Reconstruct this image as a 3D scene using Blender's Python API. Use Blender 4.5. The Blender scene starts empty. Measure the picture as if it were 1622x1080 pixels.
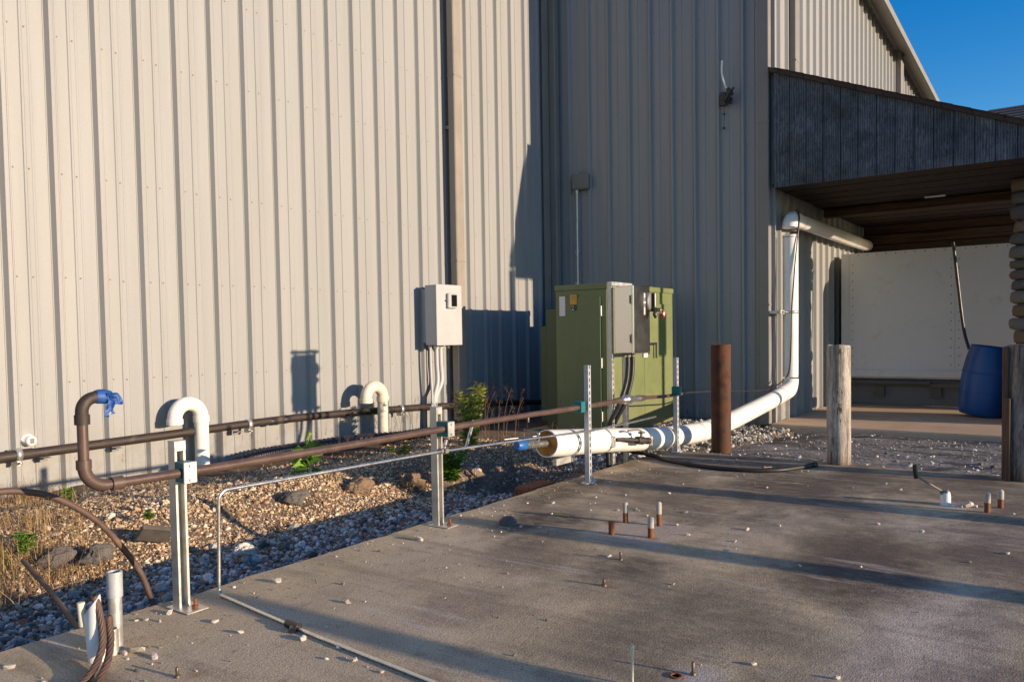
import bpy, math, random
import numpy as np
from mathutils import Vector, Matrix
random.seed(7); RNG = np.random.default_rng(7)
scene = bpy.context.scene
COL = scene.collection
R_ = math.radians
PI = math.pi

# ------------------------------------------------------------------ mesh builder
class MB:
    def __init__(self):
        self.v = []; self.f = []; self.m = []; self.s = []
    def add(self, verts, faces, mi=0, smooth=False):
        o = len(self.v)
        self.v.extend([tuple(p) for p in verts])
        for f in faces:
            self.f.append([i + o for i in f]); self.m.append(mi); self.s.append(smooth)
        return self
    def box(self, a, b, mi=0, bev=0.0, rot=None, piv=None):
        x0, y0, z0 = [min(p, q) for p, q in zip(a, b)]; x1, y1, z1 = [max(p, q) for p, q in zip(a, b)]
        if bev > 0:
            bev = min(bev, (x1-x0)*.45, (y1-y0)*.45, (z1-z0)*.45)
            vs = []; idx = {}
            for sx in (0, 1):
                for sy in (0, 1):
                    for sz in (0, 1):
                        c = (x1 if sx else x0, y1 if sy else y0, z1 if sz else z0)
                        d = (-1 if sx else 1, -1 if sy else 1, -1 if sz else 1)
                        for ax in range(3):
                            p = [c[k] + (d[k]*bev if k != ax else 0) for k in range(3)]
                            idx[(sx, sy, sz, ax)] = len(vs); vs.append(p)
            fs = []
            for ax in range(3):
                for s in (0, 1):
                    o1, o2 = [k for k in range(3) if k != ax]
                    q = []
                    for (u, w) in ((0, 0), (1, 0), (1, 1), (0, 1)):
                        k = [0, 0, 0]; k[ax] = s; k[o1] = u; k[o2] = w
                        q.append(idx[(k[0], k[1], k[2], ax)])
                    if (s == 1) != (ax != 1): q.reverse()
                    fs.append(q)
            for ax in range(3):           # edge chamfers, edge runs along ax
                o1, o2 = [k for k in range(3) if k != ax]
                for u in (0, 1):
                    for w in (0, 1):
                        k0 = [0, 0, 0]; k0[o1] = u; k0[o2] = w; k1 = list(k0); k1[ax] = 1
                        fs.append([idx[(*k0, o1)], idx[(*k1, o1)], idx[(*k1, o2)], idx[(*k0, o2)]])
            for sx in (0, 1):
                for sy in (0, 1):
                    for sz in (0, 1):
                        fs.append([idx[(sx, sy, sz, a)] for a in range(3)])
        else:
            vs = [(x, y, z) for x in (x0, x1) for y in (y0, y1) for z in (z0, z1)]
            fs = [(0, 1, 3, 2), (4, 6, 7, 5), (0, 4, 5, 1), (2, 3, 7, 6), (0, 2, 6, 4), (1, 5, 7, 3)]
        if rot is not None:
            M = rot.to_matrix() if hasattr(rot, 'to_matrix') else rot
            c = Vector(piv if piv else ((x0+x1)/2, (y0+y1)/2, (z0+z1)/2))
            vs = [M @ (Vector(p) - c) + c for p in vs]
        return self.add(vs, fs, mi)
    def tube(self, pts, r, n=12, mi=0, cap=True, smooth=True, twist=0.0, prof=None):
        pts = [Vector(p) for p in pts]
        rs = r if isinstance(r, (list, tuple)) else [r]*len(pts)
        T = []
        for i in range(len(pts)):
            t = pts[min(i+1, len(pts)-1)] - pts[max(i-1, 0)]
            if t.length < 1e-9: t = Vector((0, 0, 1))
            T.append(t.normalized())
        up = Vector((0, 0, 1)) if abs(T[0].z) < .9 else Vector((0, 1, 0))
        N = (up - T[0]*up.dot(T[0])).normalized()
        vs = []
        for i, p in enumerate(pts):
            if i:
                q = T[i-1].rotation_difference(T[i]); N = q @ N
                N = (N - T[i]*N.dot(T[i])).normalized()
            B = T[i].cross(N)
            for k in range(n):
                a = 2*PI*k/n + twist*i
                rr = rs[i]*(prof(k) if prof else 1)
                vs.append(p + (N*math.cos(a) + B*math.sin(a))*rr)
        fs = []
        for i in range(len(pts)-1):
            for k in range(n):
                fs.append((i*n+k, i*n+(k+1) % n, (i+1)*n+(k+1) % n, (i+1)*n+k))
        self.add(vs, fs, mi, smooth)
        if cap:
            self.add(vs[:n], [list(range(n))[::-1]], mi)
            self.add(vs[-n:], [list(range(n))], mi)
        return self
    def hollow(self, pts, r, ri, n=20, mi=0, mi2=None):
        self.tube(pts, r, n, mi, cap=False)
        self.tube(list(pts)[::-1], ri, n, mi if mi2 is None else mi2, cap=False)
        for e in (0, -1):
            a = MB().tube(pts, r, n, cap=False).v; b = MB().tube(pts, ri, n, cap=False).v
            A = a[:n] if e == 0 else a[-n:]; Bb = b[:n] if e == 0 else b[-n:]
            fs = [(k, (k+1) % n, n+(k+1) % n, n+k) for k in range(n)]
            if e == 0: fs = [f[::-1] for f in fs]
            self.add(A + Bb, fs, mi)
        return self
    def lathe(self, prof, c=(0, 0, 0), n=24, mi=0, smooth=True, axis='z'):
        vs = []
        for (r, z) in prof:
            for k in range(n):
                a = 2*PI*k/n
                if axis == 'z': p = (c[0]+r*math.cos(a), c[1]+r*math.sin(a), c[2]+z)
                elif axis == 'y': p = (c[0]+r*math.cos(a), c[1]+z, c[2]-r*math.sin(a))
                else: p = (c[0]+z, c[1]+r*math.cos(a), c[2]+r*math.sin(a))
                vs.append(p)
        fs = []
        for i in range(len(prof)-1):
            for k in range(n):
                fs.append((i*n+k, i*n+(k+1) % n, (i+1)*n+(k+1) % n, (i+1)*n+k))
        self.add(vs, fs, mi, smooth)
        if prof[0][0] > 1e-5: self.add(vs[:n], [list(range(n))[::-1]], mi)
        if prof[-1][0] > 1e-5: self.add(vs[-n:], [list(range(n))], mi)
        return self
    def extrude(self, poly, p0, p1, U, V, mi=0, cap=True, smooth=False):
        U = Vector(U); V = Vector(V); p0 = Vector(p0); p1 = Vector(p1); n = len(poly)
        vs = [p + U*u + V*w for p in (p0, p1) for (u, w) in poly]
        self.add(vs, [(k, (k+1) % n, n+(k+1) % n, n+k) for k in range(n)], mi, smooth)
        if cap: self.add(vs, [list(range(n))[::-1], [n+k for k in range(n)]], mi)
        return self

def obj(name, mb, mats, parent=None, fixn=True):
    me = bpy.data.meshes.new(name)
    off = Vector((0, 0, 0))
    if parent is not None:
        p = parent
        while p is not None: off += p.location; p = p.parent
    me.from_pydata([tuple(Vector(p) - off) for p in mb.v], [], mb.f)
    if not isinstance(mats, (list, tuple)): mats = [mats]
    for m in mats: me.materials.append(m)
    me.polygons.foreach_set('material_index', mb.m)
    me.polygons.foreach_set('use_smooth', mb.s)
    me.update()
    if fixn:
        import bmesh
        bm = bmesh.new(); bm.from_mesh(me)
        bmesh.ops.recalc_face_normals(bm, faces=bm.faces[:])
        bm.to_mesh(me); bm.free()
    o = bpy.data.objects.new(name, me); COL.objects.link(o)
    if parent is not None: o.parent = parent
    return o
def meta(o, label=None, cat=None, group=None, kind=None):
    if label: o['label'] = label
    if cat: o['category'] = cat
    if group: o['group'] = group
    if kind: o['kind'] = kind
    return o
def thing(name, loc, label, cat, group=None):
    o = bpy.data.objects.new(name, None); COL.objects.link(o); o.location = loc
    o.empty_display_size = .1
    return meta(o, label, cat, group)
def dup(root, loc, label=None, rotz=None):
    def cp(o, par):
        c = o.copy(); COL.objects.link(c)
        if par is not None: c.parent = par
        for ch in list(kids.get(o, [])): cp(ch, c)
        return c
    kids = {}
    for o in list(bpy.data.objects):
        if o.parent: kids.setdefault(o.parent, []).append(o)
    r = cp(root, None); r.location = loc
    if rotz is not None: r.rotation_euler = (0, 0, rotz)
    if label: r['label'] = label
    return r
def one(name, mb, mats, label, cat, group=None, loc=None):
    """a thing that is one mesh; origin at its own base"""
    vs = np.array(mb.v); c = loc if loc is not None else ((vs[:, 0].min()+vs[:, 0].max())/2, (vs[:, 1].min()+vs[:, 1].max())/2, vs[:, 2].min())
    mb.v = [tuple(Vector(p) - Vector(c)) for p in mb.v]
    o = obj(name, mb, mats); o.location = c
    return meta(o, label, cat, group)
def spline(pts, n=8):
    P = [Vector(p) for p in pts]; out = []
    for i in range(len(P)-1):
        p0 = P[max(i-1, 0)]; p1 = P[i]; p2 = P[i+1]; p3 = P[min(i+2, len(P)-1)]
        for k in range(n):
            t = k/n
            out.append(.5*((2*p1)+(p2-p0)*t+(2*p0-5*p1+4*p2-p3)*t*t+(3*p1-p0-3*p2+p3)*t**3))
    out.append(P[-1]); return out
def bend(p0, c, p1, r, n=8):
    """points of a path p0 -> c -> p1 with the corner at c rounded"""
    p0, c, p1 = Vector(p0), Vector(c), Vector(p1)
    a = (p0-c).normalized(); b = (p1-c).normalized()
    th = a.angle(b); d = r/math.tan(th/2)
    s = c+a*d; e = c+b*d; ctr = c+(a+b).normalized()*(r/math.sin(th/2))
    out = []
    for k in range(n+1):
        t = k/n; q = (s-ctr).lerp(e-ctr, t).normalized()*r if th > .05 else s-ctr
        v0 = (s-ctr).normalized(); v1 = (e-ctr).normalized(); ang = v0.angle(v1)
        q = (v0*math.sin((1-t)*ang)+v1*math.sin(t*ang))/math.sin(ang)*r
        out.append(ctr+q)
    return out

# ------------------------------------------------------------------ materials
class NT:
    def __init__(self, name):
        self.mat = bpy.data.materials.new(name); self.mat.use_nodes = True
        self.t = self.mat.node_tree; self.n = self.t.nodes; self.l = self.t.links
        self.b = self.n['Principled BSDF']; self._c = None
    def node(self, typ, **kw):
        x = self.n.new(typ)
        for k, v in kw.items(): setattr(x, k, v)
        return x
    def link(self, a, b): self.l.new(a, b)
    def coord(self, kind='Object'):
        if self._c is None: self._c = self.node('ShaderNodeTexCoord')
        return self._c.outputs[kind]
    def mapped(self, scale=(1, 1, 1), rot=(0, 0, 0), src=None):
        m = self.node('ShaderNodeMapping'); m.inputs['Scale'].default_value = scale; m.inputs['Rotation'].default_value = rot
        self.link(src or self.coord(), m.inputs['Vector']); return m.outputs[0]
    def noise(self, scale, detail=5, rough=.6, vec=None, dist=0.0):
        x = self.node('ShaderNodeTexNoise'); x.inputs['Scale'].default_value = scale
        x.inputs['Detail'].default_value = detail; x.inputs['Roughness'].default_value = rough; x.inputs['Distortion'].default_value = dist
        self.link(vec if vec is not None else self.coord(), x.inputs['Vector']); return x.outputs['Fac']
    def vor(self, scale, feature='F1', out='Distance', vec=None):
        x = self.node('ShaderNodeTexVoronoi'); x.feature = feature; x.inputs['Scale'].default_value = scale
        self.link(vec if vec is not None else self.coord(), x.inputs['Vector']); return x.outputs[out]
    def ramp(self, src, stops):
        x = self.node('ShaderNodeValToRGB'); e = x.color_ramp.elements
        while len(e) < len(stops): e.new(.5)
        for k, (p, c) in enumerate(stops):
            e[k].position = p; e[k].color = (c, c, c, 1) if not isinstance(c, (tuple, list)) else (*c[:3], 1)
        self.link(src, x.inputs[0]); return x.outputs[0]
    def mix(self, fac, a, b, mode='MIX'):
        x = self.node('ShaderNodeMix', data_type='RGBA', blend_type=mode)
        for s, i in ((fac, 0), (a, 6), (b, 7)):
            if hasattr(s, 'is_linked'): self.link(s, x.inputs[i])
            elif isinstance(s, (tuple, list)): x.inputs[i].default_value = (*s[:3], 1)
            else: x.inputs[i].default_value = s if i == 0 else (s, s, s, 1)
        return x.outputs[2]
    def math(self, op, a, b=None):
        x = self.node('ShaderNodeMath', operation=op)
        for i, s in enumerate((a, b)):
            if s is None: continue
            if hasattr(s, 'is_linked'): self.link(s, x.inputs[i])
            else: x.inputs[i].default_value = s
        return x.outputs[0]
    def xyz(self, src=None):
        x = self.node('ShaderNodeSeparateXYZ'); self.link(src or self.coord(), x.inputs[0]); return x.outputs
    def blob(self, cx, cy, rx, ry, edge=.35, wob=.5):
        """soft-edged stain around a ground point, wobbled by noise"""
        o = self.xyz()
        dx = self.math('DIVIDE', self.math('SUBTRACT', o[0], cx), rx); dy = self.math('DIVIDE', self.math('SUBTRACT', o[1], cy), ry)
        d = self.math('SQRT', self.math('ADD', self.math('MULTIPLY', dx, dx), self.math('MULTIPLY', dy, dy)))
        n = self.math('MULTIPLY', self.math('SUBTRACT', self.noise(2.6, 6, .65), .5), wob*2.4)
        return self.ramp(self.math('ADD', d, n), [(max(0, 1-edge-.3), 1), (1.0, 0)])
    def out(self, col=None, rough=.6, metal=0, bump=None, bstr=.3, bdist=.01, spec=None):
        if col is not None:
            if hasattr(col, 'is_linked'): self.link(col, self.b.inputs['Base Color'])
            else: self.b.inputs['Base Color'].default_value = (*col, 1)
        if hasattr(rough, 'is_linked'): self.link(rough, self.b.inputs['Roughness'])
        else: self.b.inputs['Roughness'].default_value = rough
        self.b.inputs['Metallic'].default_value = metal
        if spec is not None: self.b.inputs['Specular IOR Level'].default_value = spec
        if bump is not None:
            x = self.node('ShaderNodeBump'); x.inputs['Strength'].default_value = bstr; x.inputs['Distance'].default_value = bdist
            self.link(bump, x.inputs['Height']); self.link(x.outputs[0], self.b.inputs['Normal'])
        return self.mat

def painted(name, c, rough=.45, var=.12, scale=3, metal=0, dirt=None, dirt_amt=.35, bstr=.12, spec=None, dscale=7):
    k = NT(name)
    n1 = k.noise(scale, 6, .65); n2 = k.noise(scale*14, 4, .6)
    lo = tuple(x*(1-var) for x in c); hi = tuple(min(1, x*(1+var)) for x in c)
    col = k.ramp(n1, [(.3, lo), (.7, hi)])
    if dirt is not None:
        m = k.ramp(k.noise(dscale, 9, .72), [(.56, 0), (.70, dirt_amt)])
        col = k.mix(m, col, dirt)
    return k.out(col, k.ramp(n1, [(.3, rough*.85), (.7, min(1, rough*1.2))]), metal, n2, bstr, .004, spec)

def siding_mat():
    k = NT('siding_paint')
    st = k.noise(1.0, 6, .6, k.mapped((5, 5, .25)))
    col = k.ramp(st, [(.3, (.262, .268, .270)), (.7, (.300, .306, .308))])
    # dirt splashed up from the ground and chipped, peeling spots low on the sheets
    o = k.xyz()
    low = k.ramp(o[2], [(0.0, 1), (1.0, 0)])
    mr = k.node('ShaderNodeMapRange'); mr.inputs[1].default_value = -.1; mr.inputs[2].default_value = .75
    mr.inputs[3].default_value = 1; mr.inputs[4].default_value = 0; k.link(o[2], mr.inputs[0])
    dirt = k.math('MULTIPLY', mr.outputs[0], k.ramp(k.noise(7, 8, .7), [(.42, 0), (.7, .75)]))
    col = k.mix(dirt, col, (.19, .155, .115))
    chip = k.math('MULTIPLY', mr.outputs[0], k.ramp(k.noise(13, 6, .65, k.mapped((1.7, 1.7, .45))), [(.625, 0), (.66, 1)]))
    col = k.mix(chip, col, (.09, .065, .05))
    gr = k.ramp(k.noise(60, 3, .5), [(.3, .96), (.7, 1.03)])
    col = k.mix(1.0, col, gr, 'MULTIPLY')
    return k.out(col, .5, 0, k.noise(1.7, 3, .5), .22, .03, .35)
M = {}
M['siding'] = siding_mat()
M['trim'] = painted('trim_paint', (.26, .235, .205), .45, .08, 2, dirt=(.2, .16, .12), dirt_amt=.3)
M['downspout'] = painted('downspout_paint', (.27, .24, .205), .45, .1, 2, dirt=(.2, .16, .12), dirt_amt=.3)
M['corner_dark'] = painted('corner_trim_paint', (.22, .205, .185), .5, .1, 2)
M['screw'] = painted('screw_metal', (.22, .17, .13), .6, .2, 40)
M['roofsheet'] = painted('roof_sheet_paint', (.45, .42, .37), .45, .1, 1)
M['grey_box'] = painted('grey_enclosure_paint', (.42, .43, .445), .42, .05, 4, dirt=(.35, .3, .25), dirt_amt=.25)
M['grey_dark'] = painted('dark_grey_paint', (.17, .17, .17), .45, .1, 5)
M['bolt_paint'] = painted('chalky_bolt_paint', (.40, .365, .32), .7, .15, 40, dirt=(.25, .12, .06), dirt_amt=.6, dscale=40)
M['black'] = painted('black_rubber', (.018, .017, .017), .55, .3, 12, dirt=(.09, .075, .06), dirt_amt=.5)
M['blackpl'] = painted('black_plastic', (.02, .02, .022), .35, .25, 12, dirt=(.10, .085, .07), dirt_amt=.45)
M['brown_pipe'] = painted('brown_pipe_paint', (.085, .052, .042), .42, .25, 9, dirt=(.16, .11, .08), dirt_amt=.55, dscale=14)
M['bronze_pipe'] = painted('wall_pipe_paint', (.032, .022, .018), .6, .3, 6, dirt=(.15, .11, .08), dirt_amt=.5)
M['cable_brown'] = painted('brown_cable_sheath', (.10, .06, .045), .6, .25, 14, dirt=(.2, .14, .1), dirt_amt=.5)
M['pvc'] = painted('white_pvc', (.78, .76, .71), .35, .06, 5, dirt=(.5, .42, .32), dirt_amt=.35)
M['pvc_old'] = painted('yellowed_pvc', (.72, .64, .50), .4, .08, 5, dirt=(.45, .34, .22), dirt_amt=.4)
M['jacket'] = painted('white_pipe_jacket', (.80, .79, .76), .32, .04, 4, dirt=(.5, .42, .33), dirt_amt=.3)
M['seam'] = painted('dark_seam', (.18, .16, .15), .6, .2, 30)
M['rag'] = painted('blue_tape', (.012, .075, .30), .55, .2, 30)
M['bluecap'] = painted('blue_cap_plastic', (.02, .12, .38), .4, .15, 20)
M['barrel'] = painted('blue_barrel_plastic', (.005, .075, .28), .42, .14, 3, dirt=(.05, .08, .13), dirt_amt=.4)
M['teal'] = painted('teal_cushion', (.0, .14, .15), .5, .15, 20)
def cabinet_paint():
    k = NT('green_cabinet_paint')
    n = k.noise(2.2, 7, .65); st = k.noise(1.0, 8, .7, k.mapped((16, 16, .9)))
    col = k.ramp(n, [(.3, (.13, .16, .064)), (.7, (.175, .205, .082))])
    col = k.mix(k.ramp(st, [(.5, 0), (.72, .45)]), col, (.20, .215, .115))
    col = k.mix(k.ramp(k.noise(7, 9, .72), [(.60, 0), (.70, .4)]), col, (.10, .085, .05))
    o = k.xyz(); low = k.node('ShaderNodeMapRange'); low.inputs[1].default_value = 0; low.inputs[2].default_value = .45; low.inputs[3].default_value = .55; low.inputs[4].default_value = 0; k.link(o[2], low.inputs[0])
    col = k.mix(k.math('MULTIPLY', low.outputs[0], k.ramp(k.noise(5, 8, .7), [(.35, .3), (.65, 1)])), col, (.19, .155, .10))
    sc = k.ramp(k.noise(1.0, 4, .5, k.mapped((40, 40, 9))), [(.70, 0), (.72, .7)])
    col = k.mix(sc, col, (.07, .06, .035))
    return k.out(col, k.ramp(n, [(.3, .38), (.7, .55)]), 0, k.noise(2.5, 3), .12, .01)
M['green'] = cabinet_paint()
M['green_dark'] = painted('green_fin_paint', (.07, .095, .045), .5, .1, 3)
M['yellow'] = painted('warning_yellow', (.72, .36, .02), .5, .06, 20)
M['label_w'] = painted('white_label', (.75, .70, .66), .5, .05, 20)
M['ink'] = painted('black_ink', (.012, .012, .012), .5, .1, 20)
M['red'] = painted('red_lock', (.35, .02, .03), .35, .1, 30)
M['trailer'] = painted('trailer_panel', (.72, .71, .70), .45, .05, 1.2, dirt=(.36, .32, .28), dirt_amt=.4, dscale=2.5)
M['rail_dark'] = painted('trailer_rail', (.12, .11, .10), .6, .2, 4)
M['glass'] = NT('meter_glass').out((.01, .01, .012), .08, 0)
def metal(name, c, rough, var=.25, scale=25, dirt=None, amt=.5, metallic=.9, br=.1):
    k = NT(name); n = k.noise(scale, 6, .65)
    col = k.ramp(n, [(.3, tuple(x*(1-var) for x in c)), (.7, tuple(min(1, x*(1+var)) for x in c))])
    if dirt: col = k.mix(k.ramp(k.noise(9, 8, .7), [(.5, 0), (.66, amt)]), col, dirt)
    return k.out(col, k.ramp(n, [(.3, rough*.8), (.7, min(1, rough*1.25))]), metallic, k.noise(scale*3, 4, .6), br, .003)
M['galv'] = metal('galvanized_steel', (.60, .59, .56), .42, .2, 18, (.36, .30, .24), .4, .75)
M['galv_new'] = metal('zinc_plated_steel', (.42, .44, .46), .45, .12, 22, None, .4, .2)
M['stainless'] = metal('stainless_steel', (.80, .76, .72), .2, .04, 4, None, 0, 1.0, .01)
M['chrome'] = metal('bright_conduit', (.68, .67, .65), .28, .12, 30, (.35, .28, .22), .35, .9)
M['rust'] = metal('rusty_iron', (.22, .085, .035), .85, .5, 30, (.07, .028, .015), .8, .15, .6)
M['rustpipe'] = metal('rusted_steel_pipe', (.085, .030, .012), .85, .5, 5, (.022, .010, .008), .9, .0, .35)
M['brass'] = metal('dull_brass', (.17, .12, .08), .5, .3, 30, (.12, .08, .05), .6, .7)

def foam():
    k = NT('burnt_pipe_insulation')
    n = k.noise(9, 8, .7)
    return k.out(k.ramp(n, [(.3, (.10, .035, .012)), (.45, (.36, .14, .028)), (.7, (.62, .30, .07))]), .95, 0, k.noise(40, 6, .7), .8, .01)
M['foam'] = foam()

def wood_weathered(name, dark, light, painted_white=0.0, along_y=False):
    k = NT(name)
    st = k.noise(1.0, 9, .75, k.mapped((30, 1.3, 30) if along_y else (30, 30, 1.3)), .5)
    crk = k.ramp(k.noise(1.0, 5, .6, k.mapped((60, 1.0, 60) if along_y else (60, 60, 1.0)), .3), [(.36, 1), (.44, 0)])
    col = k.mix(crk, k.ramp(st, [(.36, dark), (.58, light)]), tuple(x*.25 for x in dark))
    if painted_white:
        m = k.ramp(k.noise(1.0, 9, .75, k.mapped((11, 11, 1.7)), .6), [(.42, painted_white), (.56, 0)])
        col = k.mix(m, col, (.60, .555, .49))
        gouge = k.ramp(k.noise(1.0, 5, .65, k.mapped((8, 8, 3.2))), [(.60, 0), (.64, 1)])
        col = k.mix(gouge, col, (.085, .05, .032))
        o = k.xyz(); base = k.ramp(k.math('ADD', o[2], k.math('MULTIPLY', k.noise(14, 5), .1)), [(.04, 1), (.16, 0)])
        col = k.mix(k.math('MULTIPLY', base, .9), col, (.10, .05, .025))
        col = k.mix(1.0, col, k.ramp(k.noise(120, 4, .7, k.mapped((1, 1, .25))), [(.3, .6), (.7, 1.25)]), 'MULTIPLY')
    return k.out(col, .85, 0, st, .55, .012)
M['log_white'] = wood_weathered('white_weathered_log', (.10, .08, .064), (.38, .335, .28), .6)
M['log_dark'] = wood_weathered('dark_weathered_log', (.035, .022, .016), (.22, .17, .14), .35)
M['beam'] = wood_weathered('dark_timber', (.030, .016, .009), (.095, .050, .026), 0.0, True)
M['splint'] = wood_weathered('split_bark_wood', (.06, .03, .016), (.17, .095, .055))

def plywood():
    k = NT('weathered_plywood')
    w = k.node('ShaderNodeTexWave', wave_type='RINGS', rings_direction='Z')
    w.inputs['Scale'].default_value = 2.2; w.inputs['Distortion'].default_value = 5; w.inputs['Detail'].default_value = 5; w.inputs['Detail Scale'].default_value = 1.3; w.inputs['Detail Roughness'].default_value = .65
    k.link(k.mapped((4.0, 5.0, .8)), w.inputs['Vector'])
    st = k.noise(1.0, 9, .78, k.mapped((26, 26, 7)), 1.4)
    f = k.math('ADD', k.math('MULTIPLY', w.outputs['Fac'], .16), k.math('MULTIPLY', st, .84))
    col = k.ramp(f, [(.32, (.025, .031, .043)), (.5, (.085, .098, .122)), (.70, (.19, .20, .225))])
    blot = k.ramp(k.noise(2.6, 8, .7), [(.34, .45), (.68, 1.3)])
    return k.out(k.mix(1.0, col, blot, 'MULTIPLY'), .9, 0, f, .5, .008)
M['plywood'] = plywood()
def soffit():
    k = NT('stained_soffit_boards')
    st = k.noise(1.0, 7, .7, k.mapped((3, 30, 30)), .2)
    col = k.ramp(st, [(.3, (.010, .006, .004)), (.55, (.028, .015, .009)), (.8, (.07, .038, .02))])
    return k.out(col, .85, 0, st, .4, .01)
M['soffit'] = soffit()
def shingle(name, c):
    k = NT(name)
    br = k.node('ShaderNodeTexBrick'); br.inputs['Scale'].default_value = 1; br.inputs['Brick Width'].default_value = .32; br.inputs['Row Height'].default_value = .15
    br.inputs['Mortar Size'].default_value = .012; br.inputs['Color1'].default_value = (*c, 1); br.inputs['Color2'].default_value = (*[x*1.5 for x in c], 1); br.inputs['Mortar'].default_value = (*[x*.3 for x in c], 1)
    k.link(k.mapped((1, 1, 1), (0, 0, PI/2)), br.inputs['Vector'])
    return k.out(k.mix(.5, br.outputs['Color'], k.ramp(k.noise(30, 6), [(.3, tuple(x*.6 for x in c)), (.7, tuple(x*1.5 for x in c))])), .95, 0, br.outputs['Fac'], .6, .02)
M['shingle'] = shingle('brown_shingles', (.055, .035, .03))
M['shingle_far'] = shingle('grey_brown_shingles', (.10, .085, .078))
def islands(name, stops, rough=.85, bump=None, speck=None):
    k = NT(name); g = k.node('ShaderNodeNewGeometry')
    col = k.ramp(g.outputs['Random Per Island'], stops)
    n = k.noise(55, 5, .65)
    col = k.mix(1.0, col, k.ramp(n, [(.3, .72), (.7, 1.18)]), 'MULTIPLY')
    return k.out(col, rough, 0, n, .35, .004)
M['gravel'] = islands('limestone_gravel', [(0, (.06, .055, .05)), (.3, (.19, .175, .155)), (.6, (.38, .355, .32)), (.85, (.60, .57, .52)), (1, (.74, .70, .65))])
M['chips'] = islands('tan_chips', [(0, (.14, .085, .045)), (.3, (.36, .24, .135)), (.6, (.55, .39, .225)), (.85, (.68, .53, .35)), (1, (.76, .66, .50))])
M['stone_w'] = islands('white_stone', [(0, (.36, .30, .235)), (.5, (.50, .455, .395)), (1, (.60, .565, .51))])
M['drygrass'] = islands('dry_grass', [(0, (.14, .075, .03)), (.4, (.30, .18, .075)), (.8, (.44, .30, .14)), (1, (.50, .40, .22))])
M['leaf'] = islands('green_leaf', [(0, (.05, .12, .014)), (.5, (.10, .22, .025)), (1, (.19, .32, .04))], .5)
M['leaf_light'] = islands('yellow_green_leaf', [(0, (.10, .17, .02)), (.5, (.20, .28, .035)), (.85, (.33, .38, .06)), (1, (.40, .33, .08))], .5)
M['moss'] = islands('mossy_green', [(0, (.06, .10, .012)), (.5, (.13, .19, .025)), (1, (.22, .26, .045))], .6)
M['flower'] = islands('golden_flower', [(0, (.45, .26, .02)), (1, (.65, .46, .04))], .6)
M['seed'] = islands('brown_seed_heads', [(0, (.10, .05, .03)), (.6, (.22, .12, .07)), (1, (.33, .22, .13))])
M['rubble'] = painted('dark_rubble', (.10, .09, .082), .9, .35, 8, bstr=.8, dirt=(.2, .17, .13), dirt_amt=.4)
M['boulder'] = painted('brown_rock', (.20, .135, .085), .9, .3, 8, bstr=.8, dirt=(.13, .09, .06), dirt_amt=.5)

def pillar_stone():
    return islands('pillar_stones', [(0, (.05, .046, .046)), (.3, (.11, .10, .094)), (.6, (.17, .11, .06)), (.8, (.20, .175, .15)), (1, (.08, .074, .074))])
M['pillar'] = pillar_stone()
M['mortar'] = painted('mortar', (.14, .125, .11), .95, .2, 20)

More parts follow.
